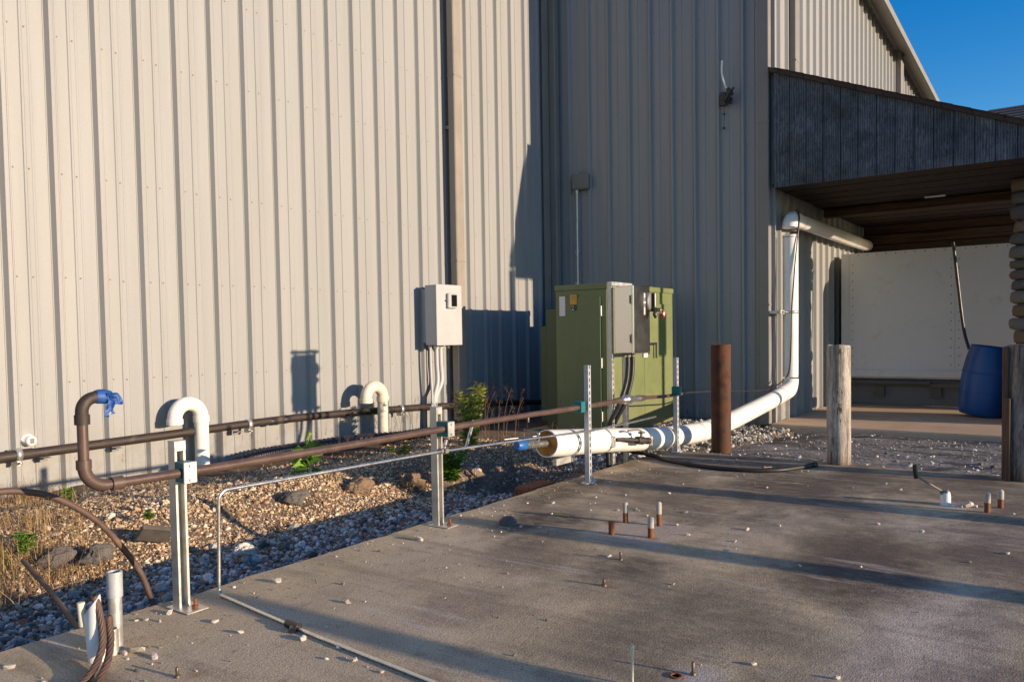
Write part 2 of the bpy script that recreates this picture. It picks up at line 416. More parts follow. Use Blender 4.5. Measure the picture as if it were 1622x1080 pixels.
def concrete():
    k = NT('concrete')
    big = k.noise(.55, 7, .62); mid = k.noise(3.2, 8, .68); fine = k.noise(150, 3, .6); speck = k.vor(95)
    col = k.ramp(big, [(.32, (.46, .36, .225)), (.52, (.56, .445, .285)), (.72, (.65, .53, .36))])
    col = k.mix(1.0, col, k.ramp(mid, [(.3, .68), (.5, .98), (.72, 1.16)]), 'MULTIPLY')
    brk = k.ramp(k.noise(1.0, 10, .78, k.mapped((17, 8, 1), (0, 0, .1)), .4), [(.36, .38), (.56, 1)])
    # pale scoured areas, then oily and damp stains
    for (cx, cy, rx, ry, c, a) in ((3.3, .45, 1.1, .34, (.62, .54, .47), .6), (5.0, .55, .5, .9, (.50, .43, .36), .5), (4.7, 1.45, .9, .35, (.50, .41, .31), .6), (2.2, 2.4, 1.0, .9, (.56, .45, .32), .45), (3.1, 2.75, .6, .4, (.56, .45, .33), .5)):
        col = k.mix(k.math('MULTIPLY', k.blob(cx, cy, rx, ry), a), col, c)
    for (cx, cy, rx, ry, c, a) in ((3.95, .75, .75, .40, (.085, .058, .038), .9), (4.35, .95, .8, .3, (.13, .09, .06), .75), (4.65, .3, .7, .4, (.10, .07, .055), .7), (4.05, 2.66, .34, .42, (.05, .04, .032), .92), (3.72, 2.72, .26, .22, (.06, .05, .042), .85), (3.55, 2.45, .3, .2, (.10, .08, .062), .7),
                                (5.9, 1.7, .9, .6, (.075, .06, .046), .85), (5.2, 2.1, .7, .6, (.13, .10, .072), .75), (4.9, 3.02, .8, .22, (.075, .06, .046), .85), (5.6, 2.8, .6, .3, (.08, .065, .05), .8), (2.9, 1.25, .8, .5, (.17, .13, .095), .7),
                                (6.7, 2.5, .5, .9, (.075, .062, .052), .8), (6.4, .9, .7, .9, (.10, .075, .055), .75), (3.38, 1.8, .35, .25, (.07, .06, .05), .8), (1.9, .9, .8, .6, (.20, .155, .115), .6), (2.7, .1, .9, .5, (.16, .12, .10), .65), (5.3, 1.2, .5, .4, (.13, .10, .08), .65), (2.55, 2.1, .35, .25, (.26, .2, .145), .6), (3.25, 2.25, .4, .3, (.22, .165, .12), .6)):
        m = k.math('MULTIPLY', k.math('MULTIPLY', k.blob(cx, cy, rx, ry, .25), brk), a)
        col = k.mix(m, col, c)
    # blotchy weathering, darker towards the far right end
    gx = k.math('SUBTRACT', k.xyz()[0], k.math('MULTIPLY', k.xyz()[1], .55)); gr = k.node('ShaderNodeMapRange'); gr.inputs[1].default_value = .4; gr.inputs[2].default_value = 3.8; gr.inputs[3].default_value = 0; gr.inputs[4].default_value = 1; k.link(gx, gr.inputs[0])
    blot = k.math('MULTIPLY', gr.outputs[0], k.ramp(k.noise(1.7, 9, .72, None, .4), [(.40, .78), (.60, 0)]))
    col = k.mix(blot, col, (.115, .09, .07))
    # long worn, scraped streaks
    st = k.ramp(k.noise(1.0, 6, .65, k.mapped((5.5, .7, 1), (0, 0, .05))), [(.52, 0), (.70, .6)])
    col = k.mix(st, col, (.15, .12, .095))
    st2 = k.ramp(k.noise(1.0, 7, .7, k.mapped((9, .9, 1), (0, 0, -.12))), [(.57, 0), (.68, .6)])
    col = k.mix(st2, col, (.55, .48, .41))
    # dark speckled wear
    col = k.mix(k.ramp(k.noise(9, 9, .75), [(.57, 0), (.70, .6)]), col, (.14, .11, .085))
    # paler grout patch around the cut anchor bolts, rust beside it
    o = k.xyz(); w = k.math('MULTIPLY', k.math('SUBTRACT', k.noise(6, 4), .5), .12)
    dx = k.math('ABSOLUTE', k.math('SUBTRACT', k.math('ADD', o[0], w), 4.08)); dy = k.math('ABSOLUTE', k.math('SUBTRACT', k.math('ADD', o[1], w), 2.05))
    sq = k.math('MAXIMUM', k.math('DIVIDE', dx, .30), k.math('DIVIDE', dy, .27))
    col = k.mix(k.ramp(sq, [(.86, .75), (1.02, 0)]), col, (.50, .41, .32))
    rs = k.math('MULTIPLY', k.blob(4.17, 2.28, .08, .06, .5, .6), .85); col = k.mix(rs, col, (.28, .10, .035))
    for (cx, cy) in ((5.72, .66), (2.42, 1.0)):
        col = k.mix(k.math('MULTIPLY', k.blob(cx, cy, .17, .13, .6, .4), .7), col, (.58, .53, .48))
    for (cx, cy) in ((1.5, 2.44), (3.1, 1.7), (2.40, 1.08), (3.95, 1.9), (4.25, 2.17), (1.88, 3.02), (3.58, 3.05)):
        col = k.mix(k.math('MULTIPLY', k.blob(cx, cy, .05, .05, .7, .5), .55), col, (.26, .11, .045))
    # sand-grain speckle
    col = k.mix(1.0, col, k.ramp(fine, [(.3, .55), (.5, 1.0), (.72, 1.5)]), 'MULTIPLY')
    col = k.mix(k.ramp(speck, [(.05, .5), (.15, 0)]), col, (.58, .51, .43))
    col = k.mix(k.ramp(k.noise(42, 2, .5), [(.67, 0), (.72, .6)]), col, (.10, .08, .065))
    h = k.math('ADD', k.math('MULTIPLY', fine, .5), k.math('ADD', k.math('MULTIPLY', mid, .8), k.math('MULTIPLY', k.noise(38, 4, .6), .5)))
    return k.out(col, k.ramp(mid, [(.3, .75), (.7, .95)]), 0, h, .5, .008, .3)
M['concrete'] = concrete()
def asphalt():
    k = NT('worn_asphalt')
    col = k.ramp(k.noise(1.3, 8, .65), [(.3, (.10, .092, .088)), (.5, (.18, .165, .155)), (.7, (.27, .25, .235))])
    sp = k.vor(48, out='Color'); r = k.node('ShaderNodeSeparateColor'); k.link(sp, r.inputs[0])
    col = k.mix(k.ramp(r.outputs[0], [(.70, 0), (.86, .8)]), col, (.48, .45, .42))
    col = k.mix(k.ramp(r.outputs[1], [(.66, 0), (.80, .7)]), col, (.06, .055, .052))
    crack = k.vor(1.15, 'DISTANCE_TO_EDGE', vec=k.mapped((1, .55, 1)))
    w = k.math('ADD', crack, k.math('MULTIPLY', k.math('SUBTRACT', k.noise(5, 5), .5), .12))
    col = k.mix(k.ramp(w, [(.015, .85), (.07, 0)]), col, (.04, .036, .034))
    return k.out(col, .92, 0, k.math('ADD', k.noise(70, 4), k.math('MULTIPLY', r.outputs[0], .5)), .6, .012)
M['asphalt'] = asphalt()
def floor2():
    k = NT('old_floor_concrete')
    col = k.ramp(k.noise(1.4, 8, .65), [(.3, (.46, .32, .21)), (.7, (.62, .46, .32))])
    col = k.mix(k.ramp(k.noise(1.0, 7, .7, k.mapped((4, 1, 1))), [(.55, 0), (.72, .6)]), col, (.15, .10, .07))
    return k.out(col, .9, 0, k.noise(60, 5), .3, .006)
M['floor2'] = floor2()
def soil():
    k = NT('soil')
    col = k.ramp(k.noise(4, 9, .7), [(.3, (.075, .052, .036)), (.5, (.16, .115, .08)), (.7, (.27, .20, .14))])
    return k.out(col, .95, 0, k.noise(35, 8, .7), .9, .02)
M['soil'] = soil()

# ------------------------------------------------------------------ setting
def sstep(a, b, x):
    t = np.clip((x-a)/(b-a), 0, 1); return t*t*(3-2*t)
_ph = RNG.uniform(0, 6.28, (14,)); _fx = RNG.uniform(.8, 4.5, (14, 2))*np.where(RNG.random((14, 2)) < .5, -1, 1)
def wob(x, y):
    z = 0
    for i in range(14): z = z + np.sin(_fx[i, 0]*x + _fx[i, 1]*y + _ph[i])/(1+np.hypot(*_fx[i]))
    return z
def hgt(x, y):
    """height of the ground round the slab"""
    x = np.asarray(x, float); y = np.asarray(y, float)
    strip = -.185 - .06*sstep(3.3, 4.4, y)
    m = sstep(4.5, 5.3, y)
    top = -.055 - .03*sstep(3.5, 6.0, x) - .03*sstep(5.8, 6.9, y)
    mm = sstep(3.4, 4.3, x)*sstep(7.0, 6.2, x)
    top = top*(1-mm) + (.03 - .16*np.clip(y-5.05, 0, 1.2))*mm
    z = strip*(1-m) + top*m + wob(x*1.6, y*1.6)*.012*(.4+m) + wob(x*4, y*4)*.006
    hole = np.exp(-(((x-6.15)/.55)**2 + ((y-4.35)/.36)**2)); z = z - .38*hole
    z = z + .05*np.exp(-(((x-3.3)/.9)**2+((y-5.0)/.35)**2)) + .04*np.exp(-(((x-1.6)/.6)**2+((y-5.2)/.5)**2))
    # yard beyond the slab
    r = sstep(7.0, 7.6, x); yard = -.10 - .085*np.clip((x-7.2)/3.3, 0, 1)
    near = sstep(4.6, 3.4, y)
    z = z*(1-r) + (yard*near + (-.12)*(1-near) + wob(x*3, y*3)*.012)*r
    under = sstep(3.15, 3.0, y)
    z = np.where((x < 7.3), z*(1-under) + (-.25)*under, z*(1-under)+(-.27)*under)
    far = np.maximum(np.maximum(sstep(9.5, 12, np.abs(y)), sstep(17, 24, x)), sstep(2, 8, -x))
    return z*(1-far) + (-.27)*far
def grid(name, xs, ys, hf, m, smooth=True):
    X, Y = np.meshgrid(xs, ys, indexing='ij'); Z = hf(X, Y); nx, ny = X.shape
    vs = np.stack([X, Y, Z], -1).reshape(-1, 3)
    i, j = np.meshgrid(np.arange(nx-1), np.arange(ny-1), indexing='ij'); a = (i*ny+j).ravel()
    fs = np.stack([a, a+ny, a+ny+1, a+1], -1)
    mb = MB(); mb.v = [tuple(p) for p in vs]; mb.f = [list(map(int, f)) for f in fs]; mb.m = [0]*len(fs); mb.s = [smooth]*len(fs)
    return obj(name, mb, m, fixn=False)
xs = np.concatenate([[-400, -150, -60, -25, -12, -6, -3], np.arange(-1.5, 8.6, .07), np.arange(8.7, 16, .3), [18, 22, 30, 60, 150, 400]])
ys = np.concatenate([[-400, -150, -60, -25, -12, -7, -3, 0, 2], np.arange(2.9, 7.05, .06), [7.4, 8, 10, 14, 25, 60, 150, 400]])
meta(grid('ground', xs, ys, hgt, M['soil']), kind='structure')

# concrete slab, its left edge slightly worn
mb = MB()
exs = np.arange(-6, 7.06, .08); top = [(x, 3.235 + .012*math.sin(x*7.3)*math.sin(x*2.1) + random.uniform(-.008, .008), 0) for x in exs]
eys = np.arange(3.1, -7, -.12); edge = [(7.05 + .02*math.sin(y*5)+random.uniform(-.012, .012), y, 0) for y in eys]
ring = top + edge + [(7.05, -9, 0), (-6, -9, 0)]
n = len(ring)
inner = [(x*1.0, y-.012, .0) for x, y, z in ring]
mb.add(ring + [(x, y, -.3) for x, y, z in ring], [list(range(n))[::-1]] + [(k, (k+1) % n, n+(k+1) % n, n+k) for k in range(n)])
meta(obj('concrete_slab', mb, M['concrete']), kind='structure')
# rough asphalt yard between slab and the raised floor
meta(grid('asphalt_yard', np.arange(7.06, 10.83, .09), np.concatenate([[-9, -6, -4], np.arange(-3, 3.16, .08)]),
          lambda x, y: -.035 - .17*np.clip((x-7.2)/3.3, 0, 1) - .05*sstep(2.6, 3.15, y) + wob(x*3.1, y*3.1)*.010 + wob(x*9, y*9)*.004, M['asphalt']), kind='structure')
mb = MB().box((10.72, -5, -.4), (17, 3.40, -.13), bev=.02)
meta(obj('raised_floor', mb, M['floor2']), kind='structure')

# ------------------------------------------------------------------ loose stuff
import bmesh
def ico(sub):
    bm = bmesh.new(); bmesh.ops.create_icosphere(bm, subdivisions=sub, radius=1)
    v = np.array([p.co for p in bm.verts]); f = np.array([[q.index for q in p.verts] for p in bm.faces]); bm.free(); return v, f
ICO1 = ico(1); ICO2 = ico(2)
def blobs(name, P, S, m, base=ICO1, flat=(.45, .8), rough=.22, smooth=False, sink=.25, tilt=.5):
    """many stones/chips at P with size S as ONE mesh of islands"""
    bv, bf = base; n = len(P); k = len(bv)
    D = 1 + RNG.normal(0, rough, (n, k, 1)); V = bv[None]*D
    V = V*np.stack([RNG.uniform(.75, 1.25, n), RNG.uniform(.55, 1.0, n), RNG.uniform(*flat, n)], -1)[:, None]
    a = RNG.uniform(0, 2*PI, n); t = RNG.normal(0, tilt, n); t2 = RNG.normal(0, tilt, n)
    def rot(V, ax, ang):
        c, s = np.cos(ang)[:, None], np.sin(ang)[:, None]; i, j = [(1, 2), (0, 2), (0, 1)][ax]
        W = V.copy(); W[..., i] = V[..., i]*c - V[..., j]*s; W[..., j] = V[..., i]*s + V[..., j]*c; return W
    V = rot(rot(rot(V, 0, t), 1, t2), 2, a)*S[:, None, None]
    V = V + P[:, None]; V[..., 2] += (S*(.5-sink))[:, None]*.8
    F = (bf[None] + (np.arange(n)*k)[:, None, None]).reshape(-1, 3)
    me = bpy.data.meshes.new(name); V = V.reshape(-1, 3)
    me.vertices.add(len(V)); me.vertices.foreach_set('co', V.astype(np.float32).ravel())
    me.loops.add(F.size); me.loops.foreach_set('vertex_index', F.astype(np.int32).ravel())
    me.polygons.add(len(F)); me.polygons.foreach_set('loop_start', np.arange(0, F.size, 3, dtype=np.int32))
    me.polygons.foreach_set('loop_total', np.full(len(F), 3, np.int32)); me.polygons.foreach_set('use_smooth', np.full(len(F), smooth))
    me.materials.append(m); me.update(calc_edges=True); me.validate()
    o = bpy.data.objects.new(name, me); COL.objects.link(o); return o
def scatter(n, x0, x1, y0, y1, dens=None):
    x = RNG.uniform(x0, x1, n); y = RNG.uniform(y0, y1, n)
    if dens is not None:
        kp = RNG.random(n) < dens(x, y); x, y = x[kp], y[kp]
    return np.stack([x, y, hgt(x, y)], -1)
hole_d = lambda x, y: np.exp(-(((x-6.2)/.6)**2 + ((y-4.35)/.45)**2))
P = scatter(15000, .8, 7.3, 3.24, 4.95, lambda x, y: (1-sstep(4.25, 4.75, y)*(1-.12*sstep(4.5, 6.5, x)))*(1-.9*hole_d(x, y))*np.where(x > 4.5, .6, 1.0))
S = np.clip(RNG.lognormal(math.log(.0130), .42, len(P)), .006, .045)
meta(blobs('gravel', P, S, M['gravel'], flat=(.5, .85), rough=.10, smooth=False), 'white and grey limestone gravel in the strip beside the concrete slab', 'gravel', kind='stuff')
P = scatter(70000, .9, 7.2, 4.15, 6.6, lambda x, y: sstep(4.2, 4.6, y)*(1-.5*sstep(5.6, 6.5, y))*(1-.9*hole_d(x, y))*np.where(x < 1.9, .45, 1.0)*np.where(x > 5, .5, 1.0))
S = np.clip(RNG.lognormal(math.log(.0080), .45, len(P)), .004, .026)
meta(blobs('tan_gravel', P, S, M['chips'], flat=(.3, .7), rough=.16, tilt=.6), 'tan pea gravel and chips heaped along the metal wall', 'gravel', kind='stuff')
P = scatter(3600, 7.1, 10.7, 3.05, 4.6); S = np.clip(RNG.lognormal(math.log(.019), .35, len(P)), .01, .045)
meta(blobs('pale_gravel', P, S, M['gravel'], flat=(.45, .8), rough=.12), 'pale gravel below the white pipe by the building corner', 'gravel', kind='stuff')
x = RNG.uniform(7.1, 10.7, 620); y = RNG.uniform(-.5, 3.1, 620)
P = np.stack([x, y, -.035 - .17*np.clip((x-7.2)/3.3, 0, 1)], -1); S = np.clip(RNG.lognormal(math.log(.011), .45, len(P)), .005, .035)
meta(blobs('loose_grit', P, S, M['gravel'], flat=(.45, .8), rough=.12), 'loose pale grit scattered over the cracked asphalt', 'grit', kind='stuff')
x = RNG.uniform(.9, 7.0, 420); y = 3.2 - RNG.exponential(.6, 420); kp = y > -.5; x, y = x[kp], y[kp]
P = np.stack([x, y, np.zeros_like(x)], -1); S = np.clip(RNG.lognormal(math.log(.0045), .4, len(P)), .002, .010)
meta(blobs('slab_grit', P, S, M['gravel'], flat=(.5, .8), rough=.12, sink=.1), 'fine grit strewn along the edge of the concrete slab', 'grit', kind='stuff')

def blades(name, P, L, W, m, lean=.5, curve=.5, seg=3, two=None):
    mb = MB()
    for p, l, w in zip(P, L, W):
        a = random.uniform(0, 2*PI); d = Vector((math.cos(a), math.sin(a), 0)); s = Vector((-d.y, d.x, 0))*w
        le = abs(random.gauss(0, lean)); pts = []
        for k in range(seg+1):
            t = k/seg; pts.append(Vector(p) + d*(l*(le*t+curve*le*t*t)) + Vector((0, 0, l*(t-.35*le*t*t))))
        vs = []
        for k, q in enumerate(pts):
            ww = 1-k/seg*.85; vs += [q-s*ww, q+s*ww]
        mb.add(vs, [(2*k, 2*k+1, 2*k+3, 2*k+2) for k in range(seg)])
    return obj(name, mb, m, fixn=False)
def tuft(cs, n, spread):
    P = []
    for _ in range(n):
        c = random.choice(cs); x = random.gauss(c[0], spread*c[2]); y = random.gauss(c[1], spread*c[2]); P.append((x, y, float(hgt(x, y))-.01))
    return P
cs = [(1.55, 5.3, 1.2), (1.95, 5.0, 1.0), (1.3, 4.9, 1.2), (2.3, 5.5, .8), (2.15, 4.75, .7), (2.6, 6.5, .8), (1.75, 4.75, .9)]
P = tuft(cs, 2600, .22)
meta(blades('dry_grass', P, [random.uniform(.05, .24) for _ in P], [random.uniform(.0012, .003) for _ in P], M['drygrass'], .55, .7), 'dead tan grass standing at the foot of the metal wall', 'grass', kind='stuff')
cs = [(2.9, 5.9, 1), (3.4, 6.2, 1.2), (4.6, 6.4, 1.5), (5.5, 6.3, 1.2), (7.0, 5.6, 1.5), (7.7, 5.9, 1.2), (7.2, 5.0, 1.0), (5.05, 4.75, .5), (8.7, 3.7, 1.6), (9.6, 3.6, 1.4), (10.3, 3.7, .8), (7.0, 4.8, .8), (6.6, 5.2, 1.2), (3.6, 5.7, 1.0)]
P = tuft(cs, 1500, .24)
meta(blades('straw_litter', P, [random.uniform(.04, .14) for _ in P], [random.uniform(.0012, .003) for _ in P], M['drygrass'], 1.3, .5), 'flattened straw and dead stalks strewn over the gravel', 'straw', kind='stuff')
cs = [(1.45, 5.15, .8), (1.2, 5.4, .9), (1.5, 4.85, .6), (1.3, 4.6, .7), (1.75, 5.0, .5)]
P = tuft(cs, 2600, .17)
meta(blades('green_grass', P, [random.uniform(.03, .12) for _ in P], [random.uniform(.002, .005) for _ in P], M['moss'], .9, .8), 'low green grass growing among the dead stalks by the wall', 'grass', kind='stuff')

# ------------------------------------------------------------------ the metal building
YA, XB, YG = 6.95, 10.88, 3.41
ZT = 8.2
bld = thing('metal_building', (XB, YA, -.15), 'tall beige ribbed metal building with inner corner and gutters', 'building')
def ribbed(mb, p0, dirv, nrm, starts, end, z0, z1, ztop=None, pitch_minor=True):
    """ribbed sheet from u=0 to end along dirv; ribs begin at each start; nrm is the outward direction"""
    d = Vector(dirv); nn = Vector(nrm); p0 = Vector(p0)
    pr = [(0.0, 0.0)]
    st = sorted(starts)
    for i, s in enumerate(st):
        nx = st[i+1] if i+1 < len(st) else s+.37
        g = nx-s; q = g/.37
        seq = [(-.012, .0), (-.010, .004), (-.004, .004), (0, 0), (.022, .042), (.052, .042), (.074, 0), (.082, 0), (.0835, .002), (.096, .002), (.0975, 0),
               (.175, 0), (.181, .007), (.196, .007), (.203, 0), (.238, 0), (.242, .002), (.256, .002), (.26, 0), (.31, 0)]
        for u, h in seq:
            uu = s+u*q
            if pr[-1][0] < uu < end: pr.append((uu, h))
    pr.append((end, 0))
    vs = []; 
    for u, h in pr:
        zt = z1 if ztop is None else ztop(u)
        b = p0 + d*u + nn*h
        vs += [(b.x, b.y, z0), (b.x, b.y, zt)]
    mb.add(vs, [(2*i, 2*i+2, 2*i+3, 2*i+1) for i in range(len(pr)-1)])
def screws(mb, p0, dirv, nrm, us, zs, mi=1, r=.0075):
    d = Vector(dirv); nn = Vector(nrm)
    for z in zs:
        for u in us:
            c = Vector(p0) + d*u + nn*.004; c.z = z + random.uniform(-.006, .006)
            side = d
            ring = [c + side*(r*math.cos(a)) + Vector((0, 0, r*math.sin(a))) for a in [2*PI*k/7 for k in range(7)]]
            mb.add(ring + [c + nn*.007], [(k, (k+1) % 7, 7) for k in range(7)], mi, True)
ZS = [.805, 1.687, 2.56, 3.70, 4.53, 5.6, 6.6, 7.5]
# wall facing the slab, left part up to the downspout and right part to the inner corner
mb = MB()
stA = [2.722 + .3758*k for k in range(-12, 16)]
ribbed(mb, (-3, YA, 0), (1, 0, 0), (0, -1, 0), [s+3 for s in stA if s < 8.25], 11.22, -.12, ZT)
us = [s+3+.098 for s in stA if s < 8.2] + [s+3+.22 for s in stA if s < 8.0]
screws(mb, (-3, YA, 0), (1, 0, 0), (0, -1, 0), us, ZS)
obj('wall_panel', mb, [M['siding'], M['screw']], bld)
mb = MB()
stA2 = [8.60 + .358*k for k in range(7)]
ribbed(mb, (8.23, YA+.004, 0), (1, 0, 0), (0, -1, 0), [s-8.23 for s in stA2], 2.63, -.12, ZT)
screws(mb, (8.23, YA+.004, 0), (1, 0, 0), (0, -1, 0), [s-8.23+.098 for s in stA2]+[s-8.23+.21 for s in stA2], ZS)
obj('wall_panel', mb, [M['siding'], M['screw']], bld)
# shaded return wall
mb = MB()
stB = [.30 + .352*k for k in range(9)]
ribbed(mb, (XB, YA, 0), (0, -1, 0), (-1, 0, 0), stB, YA-YG-.16, -.2, ZT)
screws(mb, (XB, YA, 0), (0, -1, 0), (-1, 0, 0), [s+.1 for s in stB]+[s+.22 for s in stB], ZS)
obj('wall_panel', mb, [M['siding'], M['screw']], bld)
# long wall beyond the corner, its eave falling away slightly
mb = MB()
stG = [.25 + .37*k for k in range(40)]
ev = lambda u: 7.95 - .0443*u
ribbed(mb, (XB, YG, 0), (1, 0, 0), (0, -1, 0), stG, 14.6, -.2, 0, ztop=ev)
screws(mb, (XB, YG, 0), (1, 0, 0), (0, -1, 0), [s+.1 for s in stG], ZS[:6])
obj('wall_panel', mb, [M['siding'], M['screw']], bld)
# plain closed shell behind the sheets, and roof sheets
mb = MB()
mb.box((-3, YA+.03, -.3), (XB+.02, 22, 8.15)); mb.box((XB+.03, YG+.03, -.3), (25.4, 22, 7.0))
obj('wall_shell', mb, M['trim'], bld)
mb = MB()
mb.add([(-3.3, YA-.1, 8.25), (XB+.1, YA-.1, 8.25), (XB+.1, 14, 9.2), (-3.3, 14, 9.2)], [(0, 1, 2, 3)])
mb.add([(XB-.1, YG-.36, ev(-.1)-.21), (25.6, YG-.36, ev(14.72)-.21), (25.6, 14, 9.0), (XB-.1, 14, 9.6)], [(0, 1, 2, 3)])
obj('roof', mb, M['roofsheet'], bld)
# eave soffit, fascia and gutter along the long wall
mb = MB()
a0 = (XB-.1, ev(-.1)); a1 = (25.6, ev(14.72))
def strip(mb, y0, z0, y1, z1, mi=0):
    mb.add([(a0[0], y0, a0[1]+z0), (a1[0], y0, a1[1]+z0), (a1[0], y1, a1[1]+z1), (a0[0], y1, a0[1]+z1)], [(0, 1, 2, 3)], mi)
pr = [(YG-.005, -.12), (YG-.33, -.29)]
strip(mb, *pr[0], *pr[1]); obj('eave_soffit', mb, M['corner_dark'], bld); mb = MB()
pr = [(YG-.33, -.285), (YG-.35, -.345), (YG-.40, -.345), (YG-.425, -.25), (YG-.41, -.25), (YG-.39, -.335), (YG-.36, -.335), (YG-.335, -.22)]
for (p, q) in zip(pr, pr[1:]): strip(mb, p[0], p[1], q[0], q[1])
obj('eave_gutter', mb, M['trim'], bld)
def downspout(mb, x0, x1, y0, y1, z0, z1, joints):
    r = .012
    mb.box((x0, y0, z0), (x1, y1, z1), bev=.012)
    for z in joints: mb.box((x0-.004, y0-.004, z-.012), (x1+.004, y1+.001, z+.012), bev=.003)
mb = MB(); downspout(mb, 8.145, 8.315, 6.75, 6.868, .0, ZT, (2.15, 4.62, 6.6))
for z in (1.4, 3.95, 6.2): mb.box((8.17, 6.868, z-.02), (8.29, YA-.001, z+.02))
obj('downspout', mb, M['downspout'], bld)
mb = MB(); downspout(mb, XB-.10, XB+.0, YG-.0, YG+.15, -.16, ZT, (1.5, 3.98, 6.6))
obj('downspout', mb, M['corner_dark'], bld)
mb = MB(); downspout(mb, 11.60, 11.78, YG-.13, YG-.036, 4.6, 7.8, (5.0,))
obj('downspout', mb, M['corner_dark'], bld)
mb = MB(); downspout(mb, 19.7, 20.0, YG-.16, YG-.036, 3.4, 7.4, (5.6,))
obj('downspout', mb, M['corner_dark'], bld)
mb = MB()     # inner corner flashing and drain
mb.box((XB-.17, YA-.16, -.12), (XB-.04, YA-.04, ZT), bev=.012); mb.box((XB-.175, YA-.165, 3.62), (XB-.035, YA-.035, 3.64))
mb.box((XB-.36, YA-.042, -.12), (XB-.17, YA-.036, ZT))
obj('corner_trim', mb, M['corner_dark'], bld)
mb = MB()     # outer corner trim, turned round the corner
mb.extrude([(0, -.05), (.05, -.05), (.05, -.046), (.004, -.046), (.004, .1), (0, .1)], (XB+.002, YG-.0, -.17), (XB+.002, YG, ZT), (1, 0, 0), (0, 1, 0))
obj('corner_trim', mb, M['siding'], bld)

# black drain line along the foot of the wall
pl = thing('wall_pipe', (5, 6.8, .27), 'long dark brown pipe clamped along the foot of the beige wall', 'pipe')
mb = MB(); path = spline([(-1.5, 6.82, .20), (2.59, 6.82, .252), (3.83, 6.82, .270), (5.47, 6.82, .290), (7.2, 6.82, .245), (7.73, 6.82, .225), (9.3, 6.82, .14), (10.5, 6.82, .06)], 10)
mb.tube(path, .040, 14); mb.tube([path[9]+Vector((0, 0, 0)), path[11]], .045, 14)
obj('pipe', mb, M['bronze_pipe'], pl)
for (x, z) in ((2.72, .258), (4.86, .281), (7.07, .246)):
    c = MB().lathe([(.047, -.022), (.052, -.022), (.052, .022), (.047, .022)], (x, 6.82, z), 16, axis='x')
    c.box((x-.012, 6.80, z-.085), (x+.012, 6.88, z-.05)); c.box((x-.03, 6.86, z-.03), (x+.03, YA-.002, z+.03))
    c.lathe([(.0, -.03), (.011, -.03), (.011, .02), (0, .02)], (x, 6.79, z-.065), 8, axis='y')
    obj('pipe_clamp', c, M['galv'], pl)
for (x, z) in ((2.93, .262), (3.52, .268), (4.74, .279)):
    c = MB().box((x-.03, 6.79, z-.062), (x+.03, 6.86, z-.054)).box((x-.03, 6.86, z-.09), (x+.03, 6.868, z-.03))
    obj('pipe_bracket', c, M['grey_dark'], pl)
# wrinkled tape dangling at joints
for (x, z) in ((5.15, .285), (5.32, .288), (6.3, .272), (6.55, .266), (6.85, .255)): obj('tape_wrap', MB().tube([(x-.035, 6.82, z-.002), (x, 6.82, z), (x+.04, 6.82, z-.001)], [.042, .047, .042], 12), M['blackpl'], pl)

# corrugated drain hose lying under the pipe
mb = MB(); path = spline([(4.55, 6.62, -.05), (4.97, 6.58, .0), (5.45, 6.5, .015), (5.98, 6.45, .02), (6.7, 6.42, -.02), (7.3, 6.4, -.02), (7.75, 6.5, -.03)], 38)
mb.tube(path, [.060 if i % 4 in (0, 1) else .050 for i in range(len(path))], 14)
one('corrugated_hose', mb, M['blackpl'], 'black corrugated drain hose lying at the foot of the wall', 'hose')

# white gooseneck vents
def gooseneck(loc, r, w, h, tip, mat, label, fit):
    t = thing('gooseneck_vent', loc, label, 'vent pipe', 'gooseneck vents along the wall')
    x, y, z = loc; R0 = w/2
    path = [Vector((x, y, z)), Vector((x, y, z+h-R0))] + [Vector((x-R0+R0*math.cos(a), y, z+h-R0+R0*math.sin(a))) for a in [PI*k/16 for k in range(1, 17)]] + [Vector((x-w, y, z+h-R0-tip))]
    m = MB().hollow(path, r, r*.86, 22); obj('pipe', m, mat, t)
    obj('coupling', MB().tube([(x, y, z+h-R0-.05), (x, y, z+h-R0+.01)], r*1.13, 22), mat, t)
    obj('end_collar', MB().hollow([(x-w, y, z+h-R0-tip-.0), (x-w, y, z+h-R0-tip+.05)], r*1.13, r*.88, 22), mat, t)
    return t
gooseneck((4.31, 6.78, -.09), .066, .27, .64, .05, M['pvc'], 'clean white gooseneck vent pipe behind the first rail post', True)
gooseneck((6.60, 6.65, -.09), .066, .27, .66, .05, M['pvc_old'], 'yellowed gooseneck vent pipe left of the grey meter box', True)
# small capped outlet on the wall
t = thing('capped_outlet', (2.85, YA, .35), 'small round white capped outlet low on the wall', 'cap')
obj('cap', MB().lathe([(.0, -.085), (.036, -.085), (.042, -.07), (.042, -.0), (.05, .0), (.05, -.004)], (2.85, YA, .35), 20, axis='y'), M['pvc'], t)
obj('screw_slot', MB().box((2.835, YA-.09, .33), (2.865, YA-.086, .37)), M['seam'], t)

# grey meter cabinet on the wall
t = thing('meter_box', (7.80, YA, 1.03), 'grey steel meter box with a small dark window on the wall', 'meter box')
obj('body', MB().box((7.555, 6.63, 1.03), (8.05, 6.815, 1.80), bev=.006).box((7.62, 6.8155, 1.06), (8.0, YA-.002, 1.75)), M['grey_box'], t)
dr = obj('door', MB().box((7.548, 6.612, 1.022), (8.056, 6.6285, 1.806), bev=.005), M['grey_box'], t)
w = obj('window_frame', MB().box((7.735, 6.565, 1.50), (7.915, 6.611, 1.695), bev=.012), M['grey_box'], t)
obj('pane', MB().box((7.79, 6.556, 1.525), (7.895, 6.566, 1.675), bev=.004), M['glass'], w)
obj('latch', MB().lathe([(0, -.03), (.008, -.03), (.008, 0), (0, 0)], (7.72, 6.605, 1.60), 8, axis='y').box((7.715, 6.60, 1.59), (7.735, 6.612, 1.61)), M['seam'], t)
